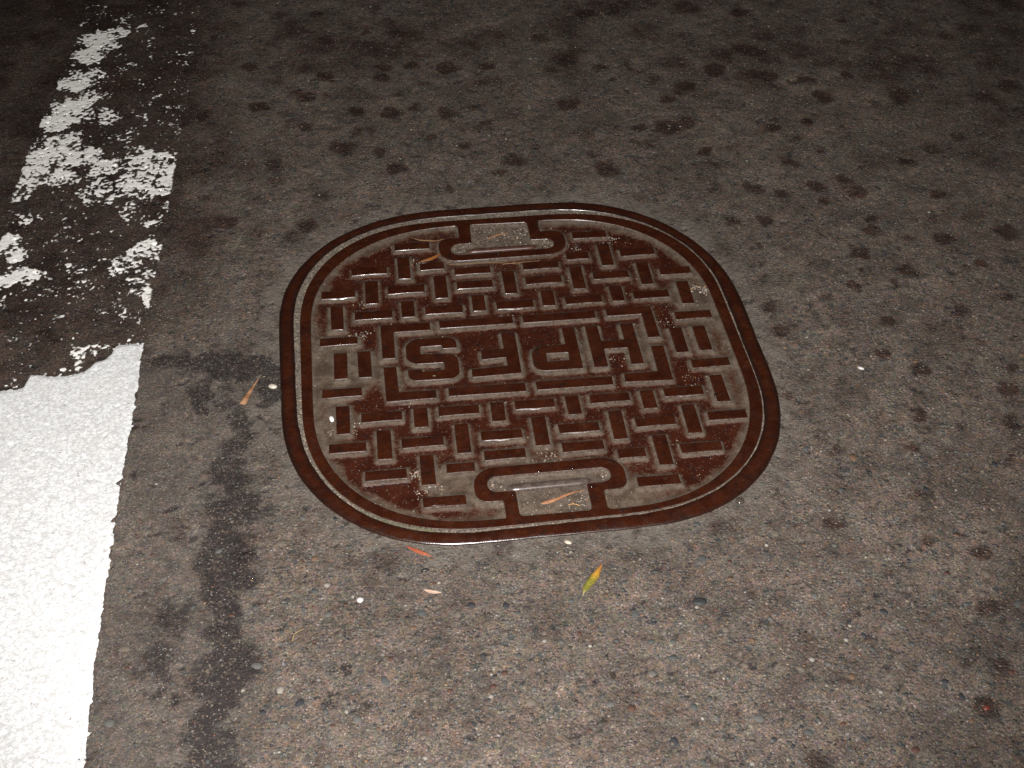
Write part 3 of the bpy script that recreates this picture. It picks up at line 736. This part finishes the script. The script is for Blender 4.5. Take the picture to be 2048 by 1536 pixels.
pick_b = [(-37.8, -286, 5), (44, -285, 5), (44, -243.6, 2.5), (74, -242.6, 10.9), (74, -220.4, 10.9), (-69.5, -222.6, 10.9), (-69.5, -246, 11), (-38.2, -246.2, 2.5)]
pick_t = [(-43.5, 275.6, 4), (37.2, 273.6, 4), (37.8, 231, 2.5), (69, 230.4, 10), (69, 210, 10), (-75, 206, 12), (-75, 231, 12), (-44.8, 231, 2.5)]
relief('raised_rim', [[(x, y, 0) for x, y in gi_pts], floor_loop, pick_b, pick_t], cover, seg=7)
for lp in (floor_loop, pick_b, pick_t):
    solids.append(fillet(lp, 6))

# plate: one sheet under the raised work, its silt heaped against every edge
def build_plate():
    st = 1.7
    xs = np.arange(-296, 296, st)
    ys = np.arange(-306, 306, st)
    X, Y = np.meshgrid(xs, ys)
    D = np.full(X.shape, 30.0)
    for lp in solids:
        m = len(lp)
        for i in range(m):
            (x0, y0), (x1, y1) = lp[i - 1], lp[i]
            j0, j1 = np.searchsorted(xs, min(x0, x1) - 26), np.searchsorted(xs, max(x0, x1) + 26)
            i0, i1 = np.searchsorted(ys, min(y0, y1) - 26), np.searchsorted(ys, max(y0, y1) + 26)
            if j1 <= j0 or i1 <= i0:
                continue
            px, py = X[i0:i1, j0:j1] - x0, Y[i0:i1, j0:j1] - y0
            ex, ey = x1 - x0, y1 - y0
            t = np.clip((px * ex + py * ey) / max(1e-6, ex * ex + ey * ey), 0, 1)
            D[i0:i1, j0:j1] = np.minimum(D[i0:i1, j0:j1], np.hypot(px - ex * t, py - ey * t))
    n = fbm(X, Y, 26, 3, 71)
    # where silt lies thick (positive) or has washed off (negative): x, y, radius, amount
    heap = [(-255, 30, 45, .7), (-245, -40, 50, .6), (-215, -20, 40, .5), (-190, 0, 20, .2), (-250, -110, 40, .6), (-262, -150, 30, .5), (235, 100, 40, .7), (250, 60, 35, .6), (245, 20, 40, .5),
            (245, -50, 40, .5), (250, -120, 40, .6), (-85, -235, 30, .5), (60, -275, 60, .5), (-110, -215, 25, .5), (-125, -228, 20, .7), (-70, -280, 30, .5), (80, -275, 40, .7),
            (150, -265, 40, .45), (-15, -200, 45, .5), (160, 10, 24, .5), (155, -25, 25, .4), (77, 0, 16, .6), (30, -55, 40, .2), (-118, 55, 20, .4), (-155, -45, 24, .4), (-50, 175, 60, .15),
            (60, 262, 30, .4), (-100, 262, 30, .3), (5, 150, 30, .2),
            (-48, 22, 22, -.8), (30, 25, 24, -.8), (-195, -245, 40, -.75), (-180, -255, 30, -.7), (-230, -195, 22, -.5), (-200, 215, 40, -.8), (-230, 180, 25, -.6), (170, 235, 32, -.8), (205, 215, 30, -.8),
            (245, 170, 20, -.5), (225, -205, 35, -.8), (185, -235, 35, -.8), (235, -175, 26, -.7), (115, 20, 18, -.5), (117, -32, 15, -.5), (-210, -75, 20, -.5), (-165, -90, 25, -.6), (200, 45, 18, -.5),
            (205, -65, 22, -.6), (140, 60, 20, -.3), (-30, -55, 20, -.1), (-70, 108, 20, -.5), (110, 110, 22, -.4), (-190, 110, 18, -.4), (0, -130, 18, -.3), (-115, -135, 18, -.5), (165, -130, 18, -.4), (-210, -130, 14, -.3)]
    bias = np.zeros_like(X)
    for (hx, hy, hr, ha) in heap:
        bias += ha * np.exp(-((X - hx) ** 2 + (Y - hy) ** 2) / (hr * hr))
    n9 = fbm(X, Y, 9, 3, 75)
    bias = np.where(bias < 0, bias * sstep(1.0, 9, D), bias)
    silt = np.exp(-(np.maximum(0, D + n * 4.0 + n9 * 2.5 - .5) / 5.4) ** 1.3) * (.96 + .35 * fbm(X, Y, 55, 2, 76)) + bias * 1.1 + n * .30 + n9 * .22
    core = (np.abs(X) < 172) & (np.abs(Y) < 58)
    silt = silt + np.where(core, .50, .14) * sstep(6.5, .5, D + n9 * 1.5)
    a = np.arctan2(Y, X)
    ring = polar(RI, a) - np.hypot(X, Y)
    silt = np.maximum(silt, sstep(19, 3, ring + n * 7 + n9 * 4))
    inpick = ((X > -76) & (X < 75) & (((Y < -218) & (Y > -288)) | ((Y > 204) & (Y < 278)))) & (D < 29)
    def inside(lp):
        lp = np.array(lp)
        c = np.zeros(X.shape, bool)
        for i in range(len(lp)):
            (x0, y0), (x1, y1) = lp[i - 1], lp[i]
            if y0 == y1:
                continue
            c ^= ((Y > min(y0, y1)) & (Y <= max(y0, y1)) & (X < x0 + (Y - y0) * (x1 - x0) / (y1 - y0)))
        return c
    pick = inside(fillet(pick_b, 6)) | inside(fillet(pick_t, 6))
    silt = np.where(pick, 1.2, silt)
    pale = np.clip(sstep(6, 1, D) * .5 + pick * .5, 0, 1)
    s = np.clip(silt, 0, 1.2)
    Z = TOP - 4.7 + s * .9 + sstep(6, 0, D) * s * 1.3 + vnoise(X, Y, 6, 72) * .22 * s + vnoise(X, Y, 3.4, 73) * .10
    Z = np.where(pick, Z - .6 + vnoise(X, Y, 9, 74) * .5, Z)
    V = np.stack([X, Y, Z], -1).reshape(-1, 3) * MM
    F = grid_faces(len(ys), len(xs)).reshape(-1, 4)
    out = (np.hypot(X, Y) > polar(GI, a) - 3).ravel()
    F = F[~out[F].any(1)]
    used = np.unique(F)
    remap = np.full(len(V), -1)
    remap[used] = np.arange(len(used))
    me = np_mesh('plate', V[used], remap[F], {'silt': s.ravel()[used], 'pale': pale.ravel()[used]})
    return link('plate', me, cover, [M_PLATE]), (xs, ys, Z, s, D)

plate, (PX, PY, PZ, PS, PD) = build_plate()
def plate_z(x, y):
    return float(PZ[min(len(PY) - 1, max(0, int(round((y - PY[0]) / 1.7)))), min(len(PX) - 1, max(0, int(round((x - PX[0]) / 1.7))))])

# lifting rods lying in the pick holes
def rod(x0, y0, x1, y1, r, z, mat):
    n, k = 26, 12
    V, F = [], []
    dx, dy = x1 - x0, y1 - y0
    L = math.hypot(dx, dy)
    nx, ny = -dy / L, dx / L
    for i in range(n + 1):
        t = i / n
        rr = r * min(1.0, math.sqrt(max(0, 1 - max(0, abs(2 * t - 1) - .72) ** 2 / .0784))) + .05
        for j in range(k):
            a = 2 * math.pi * j / k
            V.append(((x0 + dx * t + nx * rr * math.cos(a)) * MM, (y0 + dy * t + ny * rr * math.cos(a)) * MM, (z + rr * .8 * math.sin(a)) * MM))
    for i in range(n):
        for j in range(k):
            j2 = (j + 1) % k
            F.append((i * k + j, i * k + j2, (i + 1) * k + j2, (i + 1) * k + j))
    return link('lifting_rod', mesh('lifting_rod', V, F), cover, [mat])
M_ROD = mat_plain('damp_grey_rod', (.062, .046, .038), .26, .35, 180, .25, .55)
M_ROD2 = mat_plain('rusty_rod', (.050, .022, .015), .36, .35, 180, .3, .45)
rod(-49, -239.8, 53, -237.0, 6.2, TOP - 4.6, M_ROD)
rod(-54, 217.2, 47, 219.0, 4.8, TOP - 4.4, M_ROD2)

# ------------------------------------------------------------------ collar set in the road, with sand in the gap
def build_collar():
    n = 300
    a = np.linspace(0, 2 * np.pi, n, endpoint=False)
    ro_, go_ = polar(RO, a) + vnoise(np.cos(a) * 300, np.sin(a) * 300, 16, 84) * .5, polar(GO, a) + vnoise(np.cos(a) * 300, np.sin(a) * 300, 9, 85) * .6
    wob = vnoise(np.cos(a) * 300, np.sin(a) * 300, 30, 81) * .5
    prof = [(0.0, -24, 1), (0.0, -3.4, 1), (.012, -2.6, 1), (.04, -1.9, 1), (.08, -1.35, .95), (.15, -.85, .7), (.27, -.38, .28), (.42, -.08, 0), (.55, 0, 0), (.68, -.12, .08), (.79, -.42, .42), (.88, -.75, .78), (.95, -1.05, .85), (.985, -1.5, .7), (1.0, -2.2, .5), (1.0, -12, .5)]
    V, gr = [], []
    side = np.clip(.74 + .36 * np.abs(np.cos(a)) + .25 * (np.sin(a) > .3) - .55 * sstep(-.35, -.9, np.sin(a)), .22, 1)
    for (u, z, g) in prof:
        r = ro_ + (go_ - ro_) * u
        V.append(np.stack([r * np.cos(a), r * np.sin(a), np.full(n, TOP + z) + wob * (.3 if z > -5 else 0)], 1))
        gr.append(g * side)  # colour darkens towards both edges of the band, least on the near side
    V = np.concatenate(V) * MM
    m = len(prof)
    F, mi = [], []
    for k in range(m - 1):
        for i in range(n):
            i2 = (i + 1) % n
            F.append((k * n + i2, k * n + i, (k + 1) * n + i, (k + 1) * n + i2))
            mi.append(1 if (k >= m - 3 or k == 0) else (2 if k < 4 else 0))
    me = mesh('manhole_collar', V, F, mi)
    at = me.attributes.new('edge_dark', 'FLOAT', 'POINT')
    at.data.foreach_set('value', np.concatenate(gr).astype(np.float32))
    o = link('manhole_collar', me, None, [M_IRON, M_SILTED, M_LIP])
    tag(o, 'rounded square brown iron collar bedded in the concrete around the cover', 'manhole collar')
    # sand packed in the gap
    rings = []
    gi_ = polar(GI, a)
    aa = np.linspace(0, 2 * np.pi, 900, endpoint=False)
    g0, g1 = polar(GO, aa) + 1.0, polar(GI, aa) - 1.0
    for u in np.linspace(0, 1, 9):
        r = g0 + (g1 - g0) * u
        x, y = r * np.cos(aa), r * np.sin(aa)
        z = TOP - 2.1 + vnoise(x, y, 5, 82) * .45 + vnoise(x, y, 2.4, 83) * .3
        rings.append(np.stack([x, y, z], 1))
    V = np.concatenate(rings) * MM
    k = np.arange(900)
    F = np.concatenate([np.stack([j * 900 + (k + 1) % 900, j * 900 + k, (j + 1) * 900 + k, (j + 1) * 900 + (k + 1) % 900], 1) for j in range(8)])
    s = link('sand_fill', np_mesh('sand_fill', V, F), o, [M_SAND])
    s['kind'] = 'stuff'
    return o
collar = build_collar()

# ------------------------------------------------------------------ stones
ICO = None
def ico(sub=1):
    import bmesh
    bm = bmesh.new()
    bmesh.ops.create_icosphere(bm, subdivisions=sub, radius=1.0)
    v = np.array([q.co[:] for q in bm.verts])
    f = np.array([[q.index for q in p.verts] for p in bm.faces])
    bm.free()
    return v, f
IV, IF = ico(1)
IV2, IF2 = ico(2)
up_keep = IV2[:, 2] > -.35

TINTS = [((.054, .058, .055), .27, 'slate_stone'), ((.026, .027, .030), .10, 'dark_stone'), ((.098, .082, .064), .26, 'tan_stone'), ((.115, .070, .042), .09, 'ochre_stone'),
         ((.080, .078, .071), .22, 'grey_stone'), ((.20, .185, .16), .04, 'pale_stone'), ((.070, .034, .024), .06, 'red_stone')]
def allowed(x, y):
    r = np.hypot(x, y) - polar(RO, np.arctan2(y, x))
    return (r > 4) & ((x > xedge(EDGE_X, y) + 3))

def in_view(x, y, margin=0.0):
    """ground points the photograph shows"""
    d = np.stack([x * MM - cam_loc.x, y * MM - cam_loc.y, np.full_like(x, -cam_loc.z)], 1)
    c = d @ np.array(cx); u = d @ np.array(cy); w = d @ np.array(fwd)
    return (np.abs(c / w) < .3701 + margin) & (np.abs(u / w) < .2776 + margin)

def scatter_points(n, xr, yr, weight):
    x = rng.uniform(*xr, n)
    y = rng.uniform(*yr, n)
    k = (rng.uniform(0, 1, n) < weight(x, y)) & allowed(x, y)
    return x[k], y[k]

def big_pebbles():
    """the largest exposed stones, each an object of its own"""
    variants = []
    for (col, p, nm) in TINTS:
        mat = mat_plain(nm, col, .66, .45, 330, .6, .35)
        for q in range(2):
            keep = [i for i in range(len(IV2)) if IV2[i, 2] > -.30]
            v = IV.copy()
            v = v * (1 + rng.uniform(-.16, .16, (len(v), 1)))
            v[:, 2] = np.where(v[:, 2] > 0, v[:, 2] * .17, v[:, 2] * .5)
            v[:, 1] *= rng.uniform(.6, .85)
            me = np_mesh('pebble', v, IF, None, 3)
            me.materials.append(mat)
            variants.append((me, p))
    pr = np.array([v[1] for v in variants])
    pr = pr / pr.sum()
    x, y = scatter_points(16000, (-480, 800), (-660, 60), lambda x, y: sstep(-180, -560, y) * .9 + .07)
    k = in_view(x, y) & ((x > -340) | (rng.uniform(0, 1, len(x)) < .3))
    x, y = x[k], y[k]
    placed = []
    for px, py in zip(x, y):
        if len(placed) >= 294:
            break
        s = float(rng.choice([2.8, 3.5, 4.4, 5.6, 7.2], p=[.26, .30, .24, .14, .06]))
        if all((px - q[0]) ** 2 + (py - q[1]) ** 2 > (s + q[2]) ** 2 * 1.7 for q in placed):
            placed.append((px, py, s))
    for (px, py, s) in placed:
        o = bpy.data.objects.new('pebble', variants[rng.choice(len(variants), p=pr)][0])
        COL.objects.link(o)
        o.parent = road
        z = float(relief_z(np.array([px]), np.array([py]))[0])
        o.location = (px * MM, py * MM, (z + .05) * MM)
        o.scale = (s * MM, s * MM, min(s, 3.4) * MM)
        o.rotation_euler = (rng.uniform(-.12, .12), rng.uniform(-.12, .12), rng.uniform(0, 6.28))
    return placed
placed = big_pebbles()

def merged_stones(name, parent, x, y, z, s, cols, flat, mat):
    n = len(x)
    ang = rng.uniform(0, 2 * np.pi, n)
    bv = np.repeat(IV[None], n, 0) * (1 + rng.uniform(-.22, .22, (n, len(IV), 1)))
    bv[..., 1] *= rng.uniform(.6, 1.0, (n, 1))
    bv[..., 2] *= flat
    ca, sa = np.cos(ang)[:, None], np.sin(ang)[:, None]
    vx = (bv[..., 0] * ca - bv[..., 1] * sa) * s[:, None] + x[:, None]
    vy = (bv[..., 0] * sa + bv[..., 1] * ca) * s[:, None] + y[:, None]
    vz = bv[..., 2] * s[:, None] + z[:, None]
    V = np.stack([vx, vy, vz], -1).reshape(-1, 3) * MM
    F = (IF[None] + (np.arange(n) * len(IV))[:, None, None]).reshape(-1, 3)
    C = np.repeat(np.concatenate([cols, np.ones((n, 1))], 1)[:, None], len(IV), 1).reshape(-1, 4)
    me = np_mesh(name, V, F, {'tint': C}, 3)
    o = link(name, me, parent, [mat])
    o['kind'] = 'stuff'
    return o

def pick_cols(n, w=None):
    base = np.array([t[0] for t in TINTS])
    p = np.array([t[1] for t in TINTS]) if w is None else np.array(w)
    c = base[rng.choice(len(base), n, p=p / p.sum())]
    return c * rng.uniform(.75, 1.3, (n, 1))

gx, gy = scatter_points(30000, (-480, 1000), (-720, 1050), lambda x, y: .30 + .55 * sstep(0, -450, y))
k = in_view(gx, gy, .03) & ((gx > -330) | (rng.uniform(0, 1, len(gx)) < .35))
gx, gy = gx[k], gy[k]
gs = rng.choice([1.0, 1.4, 1.9, 2.5], len(gx), p=[.34, .34, .22, .10])
merged_stones('gravel', road, gx, gy, relief_z(gx, gy) - .05, gs, pick_cols(len(gx), [.22, .16, .28, .08, .19, .03, .04]), .38, M_GRAVEL)

# grains of sand lying on the plate
def plate_grains():
    n = 9000
    x, y = rng.uniform(-280, 280, n), rng.uniform(-290, 290, n)
    iy = np.clip(np.round((y - PY[0]) / 1.7).astype(int), 0, len(PY) - 1)
    ix = np.clip(np.round((x - PX[0]) / 1.7).astype(int), 0, len(PX) - 1)
    z, d = PZ[iy, ix], PD[iy, ix]
    ok = (np.hypot(x, y) < polar(RI, np.arctan2(y, x)) - 2) & (d > 1.2) & (rng.uniform(0, 1, n) < .32) & (z < TOP - 1.5)
    inp = (np.abs(x) < 74) & ((y < -218) | (y > 206)) & (np.abs(y) < 284)
    ok |= inp & (d > 1.2) & (rng.uniform(0, 1, n) < .8) & (z < TOP - 1.5)
    x, y, z = x[ok], y[ok], z[ok]
    s = rng.choice([.35, .5, .7, 1.0], len(x), p=[.42, .34, .17, .07])
    # crumbs gathered in the slots and in a few corners: x, y, spread, count
    ex, ey, es = [], [], []
    for (qx, qy, sp_, nn, s0, s1) in [(-30, -270, 14, 40, .5, 1.3), (20, -276, 18, 40, .5, 1.4), (36, -268, 6, 40, .5, 1.6), (-60, -233, 6, 26, .6, 1.6), (66, -230, 5, 26, .6, 1.7), (-8, -262, 16, 20, .5, 1.2),
                                     (-20, 262, 16, 30, .5, 1.4), (18, 250, 14, 60, .6, 1.7), (-34, 240, 9, 40, .5, 1.3), (30, 262, 6, 30, .5, 1.3), (5, 238, 24, 40, .5, 1.5), (-64, 220, 6, 26, .6, 1.6), (58, 220, 7, 26, .6, 1.6),
                                     (-149, -206, 5, 50, .7, 1.7), (-140, -231, 8, 50, .7, 1.8), (10, -194, 9, 40, .6, 1.6), (247, 104, 5, 26, .8, 2.2), (258, 96, 4, 26, .8, 2.4), (232, 76, 8, 22, .6, 1.5),
                                     (-117, 198, 8, 26, .6, 1.5), (-208, 55, 8, 30, .6, 1.5), (-200, 118, 7, 22, .6, 1.4), (150, 226, 8, 40, .6, 1.5), (100, 210, 7, 26, .5, 1.3), (-100, -292, 5, 10, .4, .8), (-195, -248, 10, 12, .5, 1.2),
                                     (212, -75, 12, 20, .5, 1.2), (-225, -118, 10, 26, .5, 1.3), (-238, -125, 7, 22, .5, 1.3), (115, -30, 7, 12, .6, 1.4), (190, 40, 9, 26, .5, 1.2)]:
        ex.append(qx + rng.normal(0, sp_, nn)); ey.append(qy + rng.normal(0, sp_ * .7, nn)); es.append(rng.uniform(s0, s1, nn) ** 1.0)
    ex, ey, es = np.concatenate(ex), np.concatenate(ey), np.concatenate(es)
    iy = np.clip(np.round((ey - PY[0]) / 1.7).astype(int), 0, len(PY) - 1)
    ix = np.clip(np.round((ex - PX[0]) / 1.7).astype(int), 0, len(PX) - 1)
    ez = PZ[iy, ix]
    ok = (ez < TOP - 1.2) & (PD[iy, ix] > .8)
    x, y, z, s = np.concatenate([x, ex[ok]]), np.concatenate([y, ey[ok]]), np.concatenate([z, ez[ok]]), np.concatenate([s, es[ok]])
    c = np.array([(.20, .17, .135), (.26, .235, .20), (.13, .105, .08), (.19, .095, .045), (.045, .04, .038)])[rng.choice(5, len(x), p=[.34, .12, .30, .12, .12])]
    o = merged_stones('sand_grains', cover, x, y, z + s * .25, s, c, .75, mat_vcol('wet_grains', .38))
plate_grains()

# ------------------------------------------------------------------ loose things
def pebble_thing(name, x, y, z, sx, sy, sz, rot, col, label, rough=.45, cat='pebble'):
    v = IV2 * (1 + rng.uniform(-.07, .07, (len(IV2), 1)))
    me = np_mesh(name, v * np.array([sx, sy, sz]) * MM, IF2, None, 3)
    o = link(name, me, None, [mat_plain(name + '_stone', col, rough, .18, 350, .25, .5)])
    o.location = (x * MM, y * MM, (z + sz * .75) * MM)
    o.rotation_euler = (0, 0, rot)
    return tag(o, label, cat)
pebble_thing('loose_pebble', -245.7, -103.9, TOP - 3.6, 3.0, 5.2, 2.4, .25, (.62, .61, .61), 'glassy white pebble on the cover beside an upright bar', .15)
pebble_thing('loose_pebble', -317.0, -38.7, .2, 6.0, 3.9, 2.6, -.35, (.40, .37, .30), 'smooth egg shaped cream pebble in the black stain by the collar')
pebble_thing('loose_pebble', -220.5, -386.6, .2, 3.9, 3.4, 2.4, .2, (.50, .47, .44), 'round chalky white pebble on the concrete below the collar')
pebble_thing('loose_pebble', 10.1, -329.0, .2, 4.5, 2.6, 1.5, -.5, (.40, .34, .26), 'pale crumb of mortar against the near edge of the collar', .7)
pebble_thing('loose_pebble', 137.7, -425.6, .0, 7.6, 5.6, 1.2, -.1, (.016, .018, .018), 'large black flat pebble in the concrete right of the yellow leaf', .6)
pebble_thing('loose_pebble', 392, -588, .0, 4.2, 3.4, 1.8, .4, (.10, .022, .012), 'small red pebble on a dark damp spot', .5)
pebble_thing('loose_pebble', 420, -80, .0, 4.6, 2.6, 1.6, -.6, (.42, .41, .40), 'pale oval pebble on the concrete right of the cover', .5)
pebble_thing('loose_pebble', -149.5, -352, .0, 4.8, 2.4, 1.6, .1, (.018, .017, .017), 'small black pebble beside the orange leaf', .4)

def catmull(P, n):
    P = np.array(P, float)
    Q = np.concatenate([[2 * P[0] - P[1]], P, [2 * P[-1] - P[-2]]])
    out = []
    m = len(P) - 1
    for i in range(n + 1):
        t = i / n * m
        k = min(int(t), m - 1)
        t -= k
        a, b, c, d = Q[k:k + 4]
        out.append(.5 * ((2 * b) + (c - a) * t + (2 * a - 5 * b + 4 * c - d) * t * t + (3 * b - a - 3 * c + d) * t ** 3))
    return np.array(out)

def leaf(name, pts, z, width, wprof, cols, label, cat='leaf', curl=.4, arch=.6, group=None, n=18, tilt=0.0, edge=0.0):
    """thin leaf along a spine: pts in mm, width profile (t, w), colours (t, rgb)"""
    S = catmull(pts, n)
    V, C, F = [], [], []
    k = 5
    zz = z if callable(z) else (lambda x, y: z)
    for i, p in enumerate(S):
        t = i / n
        q = S[min(i + 1, n)] - S[max(i - 1, 0)]
        q = q / np.hypot(*q)
        nx, ny = -q[1], q[0]
        w = width * np.interp(t, [a[0] for a in wprof], [a[1] for a in wprof]) / 2 * (1 + rng.uniform(-1, 1) * edge)
        c = np.array([np.interp(t, [a[0] for a in cols], [a[1][j] for a in cols]) for j in range(3)])
        c = c * rng.uniform(.85, 1.15)
        for lay in (0, 1):
            for j in range(k):
                s = (j - 2) / 2
                h = zz(p[0], p[1]) + .55 - lay * .22 + arch * math.sin(math.pi * t) + curl * s * s * min(1.5, w) - (.18 if j == 2 else 0) + tilt * s * w
                V.append(((p[0] + nx * w * s) * MM, (p[1] + ny * w * s) * MM, h * MM))
                C.append(tuple(c * (1.35 if j == 2 else (.9 if j in (0, 4) else 1.0))) + (1,))
    r = 2 * k
    for i in range(n):
        a, b = i * r, (i + 1) * r
        for j in range(k - 1):
            F.append((a + j, b + j, b + j + 1, a + j + 1))
            F.append((a + k + j + 1, b + k + j + 1, b + k + j, a + k + j))
        F.append((a, a + k, b + k, b))
        F.append((a + k - 1, b + k - 1, b + 2 * k - 1, a + 2 * k - 1))
    me = mesh(name, V, F)
    at = me.attributes.new('tint', 'FLOAT_COLOR', 'POINT')
    at.data.foreach_set('color', np.array(C, np.float32).ravel())
    o = link(name, me, None, [M_LEAF])
    return tag(o, label, cat, group)

LANCE = [(0, .06), (.15, .55), (.4, 1), (.65, .9), (.88, .4), (1, .05)]
leaf('leaf_fragment', [(-333.9, -19.1), (-343.5, -42), (-353.6, -66.3)], .8, 9.0, [(0, .08), (.4, .4), (1, 1.0)],
     [(0, (.24, .14, .08)), (.3, (.27, .155, .085)), (.42, (.14, .065, .03)), (.55, (.27, .15, .08)), (.75, (.13, .055, .024)), (.85, (.26, .14, .07)), (1, (.30, .18, .10))], 'tan wedge shaped leaf scrap on the dark stain left of the collar', curl=.03)
leaf('willow_leaf', [(-167.9, -316), (-154.1, -326), (-140.9, -333.2)], .6, 6.0, LANCE, [(0, (.24, .062, .030)), (1, (.26, .075, .036))], 'narrow bright orange red leaf just below the collar', curl=.10, arch=.8)
leaf('serrated_leaf', [(42.8, -364), (30.5, -383), (20, -396), (15.2, -405)], .8, 9.6, [(0, .10), (.12, .55), (.35, .95), (.6, .85), (.8, .40), (.9, .10), (1, .06)],
     [(0, (.22, .075, .02)), (.2, (.30, .15, .02)), (.4, (.145, .125, .016)), (.75, (.115, .110, .016)), (1, (.34, .26, .14))], 'yellow green serrated leaf with a brown tip on the concrete', curl=.10, arch=1.5, edge=.22, n=24)
leaf('dry_leaf', [(-153.1, -378.9), (-143.8, -383.2), (-133.6, -385.1)], .5, 5.2, LANCE, [(0, (.33, .23, .17)), (1, (.38, .27, .20))], 'short pinkish beige leaf lying on the concrete', curl=.14, arch=.9)
pz = lambda x, y: plate_z(x, y) + .2
leaf('curled_leaf', [(-120.7, 196.2), (-103.7, 201), (-88.8, 213.4)], lambda x, y: max(TOP - 1.5, plate_z(x, y)), 9.5, LANCE, [(0, (.26, .15, .08)), (.4, (.29, .105, .027)), (1, (.25, .085, .023))],
     'orange brown curled leaf lying against the upper lifting slot', curl=.16, arch=1.6, tilt=-.25)
leaf('straw_leaf', [(-126.3, 257.5), (-116.4, 249.5), (-97.1, 245.5), (-79.9, 248.2)], pz, 4.0, LANCE, [(0, (.22, .12, .06)), (.5, (.34, .19, .08)), (1, (.22, .11, .05))],
     'thin tan curved leaf near the top rim of the cover', curl=.1, arch=1.2, tilt=-.3)
leaf('twig', [(-22.6, 243.4), (-3.5, 251.8), (8.2, 255.1)], pz, 2.6, [(0, .4), (.5, 1), (1, .5)], [(0, (.32, .15, .06)), (1, (.26, .11, .045))], 'short orange brown twig in the upper lifting slot', 'twig', curl=-.3, arch=1.2)
leaf('twisted_leaf', [(-11.5, -266.8), (4.9, -263.0), (23.0, -255.4), (40.3, -251.5)], pz, 5.6, [(0, .3), (.12, 1), (.35, .8), (.6, .6), (1, .12)], [(0, (.27, .13, .065)), (.5, (.25, .115, .056)), (1, (.20, .09, .04))],
     'long twisted orange leaf in the lower lifting slot', curl=-.15, arch=1.2)
leaf('straw', [(18.9, -272.2), (24.7, -270.9), (32.0, -274.2)], pz, 1.1, [(0, 1), (1, 1)], [(0, (.40, .24, .10)), (1, (.40, .24, .10))], 'small bent straw beside the twisted leaf in the lower slot', 'straw', curl=0, arch=.4)
leaf('grass_blade', [(-80.1, 188.7), (-25.7, 187.0), (18.1, 180.3)], lambda x, y: max(plate_z(x, y), TOP - 3.4), 1.3, [(0, .6), (1, .5)], [(0, (.20, .14, .07)), (1, (.22, .15, .07))], 'long dry grass blade under the upper lifting slot', 'grass blade', curl=0, arch=.8)
leaf('grass_blade', [(-7, 182.2), (17, 183.0), (45, 185.4)], lambda x, y: max(plate_z(x, y), TOP - 3.4), 1.2, [(0, .6), (1, .5)], [(0, (.28, .14, .06)), (1, (.20, .13, .06))], 'shorter reddish grass blade crossing the long dry one', 'grass blade', curl=0, arch=1.0)
leaf('straw', [(-291.3, -431.8), (-288.9, -423.1), (-279.6, -417.4)], .4, 1.3, [(0, 1), (1, .7)], [(0, (.20, .15, .065)), (1, (.20, .15, .065))], 'hooked yellow straw on the concrete at the bottom', 'straw', curl=0, arch=.3)
leaf('straw', [(-123, -43.6), (-117, -40.5), (-110.5, -45.5)], lambda x, y: TOP - 1.8, 1.3, [(0, .8), (1, .8)], [(0, (.34, .27, .18)), (1, (.30, .24, .16))], 'curved pale straw between the letter S and its bracket', 'straw', curl=0, arch=1.4)

# moss in the gap at the lower left
def moss():
    tt = rng.beta(2.2, 1.2, 1500)
    P = catmull([(-222.2, -251.3), (-206.2, -266.3), (-182.3, -281.4), (-158.3, -291.3), (-146.4, -294.6), (-135.1, -296.4)], 60)
    q = P[np.clip((tt * 60).astype(int), 0, 60)] + rng.normal(0, 1.3, (1500, 2))
    a = np.arctan2(q[:, 1], q[:, 0])
    r = np.hypot(q[:, 0], q[:, 1])
    k = (r < polar(GO, a)) & (r > polar(GI, a) - .5)
    q = q[k]
    s = rng.uniform(.35, .9, len(q))
    c = np.array([(.060, .066, .030), (.105, .100, .052), (.12, .10, .075)])[rng.choice(3, len(q))] * rng.uniform(.7, 1.3, (len(q), 1))
    o = merged_stones('moss', None, q[:, 0], q[:, 1], np.full(len(q), TOP - 1.8) + s * .6, s, c, .9, mat_vcol('moss_tufts', .8))
    tag(o, 'yellow green moss growing in the gap at the lower left of the cover')
moss()

# water drops on the ironwork
def drop(x, y, z, r, label, h=.55, mat=None):
    nv, k = 5, 14
    V, F = [], []
    for i in range(nv):
        a = i / (nv - 1) * math.pi / 2
        for j in range(k):
            b = 2 * math.pi * j / k
            V.append((r * math.cos(a) * math.cos(b) * MM, r * math.cos(a) * math.sin(b) * MM, r * h * math.sin(a) * MM))
    for i in range(nv - 1):
        for j in range(k):
            j2 = (j + 1) % k
            F.append((i * k + j, i * k + j2, (i + 1) * k + j2, (i + 1) * k + j))
    F.append(tuple(range(k - 1, -1, -1)))
    o = link('water_drop', mesh('water_drop', V, F), None, [mat or M_WATER])
    o.location = (x * MM, y * MM, z * MM)
    return tag(o, label, 'water drop', 'water drops on the ironwork')
ZT = TOP + .02
drop(-42.6, -252.3, ZT, 2.6, 'water drop on the left neck corner of the lower slot')
drop(49.2, -249.0, ZT, 3.2, 'largest water drop, on the right neck corner of the lower slot')
drop(-7.7, -219.4, ZT, 2.4, 'bright water drop on the top band of the lower slot, near its middle')
drop(31.6, -217.6, ZT, 2.6, 'dull water drop on the top band of the lower slot, towards its right end')
drop(-48.2, 234.0, ZT, 2.0, 'water drop on the left neck corner of the upper slot')
drop(41.4, 234.5, ZT, 2.2, 'water drop on the right neck corner of the upper slot')
drop(-10.7, 203.0, ZT, 2.0, 'water drop on the near band of the upper slot')
drop(225.8, -111.8, ZT, 2.8, 'water drop on an upright bar near the right rim')
drop(76.8, -290.4, ZT, 1.8, 'tiny water drop on the rim right of the lower slot')
drop(214.4, -287.3, .45, 5.4, 'clear ringed bubble of water on the concrete beside the collar', .5, M_WATER2)
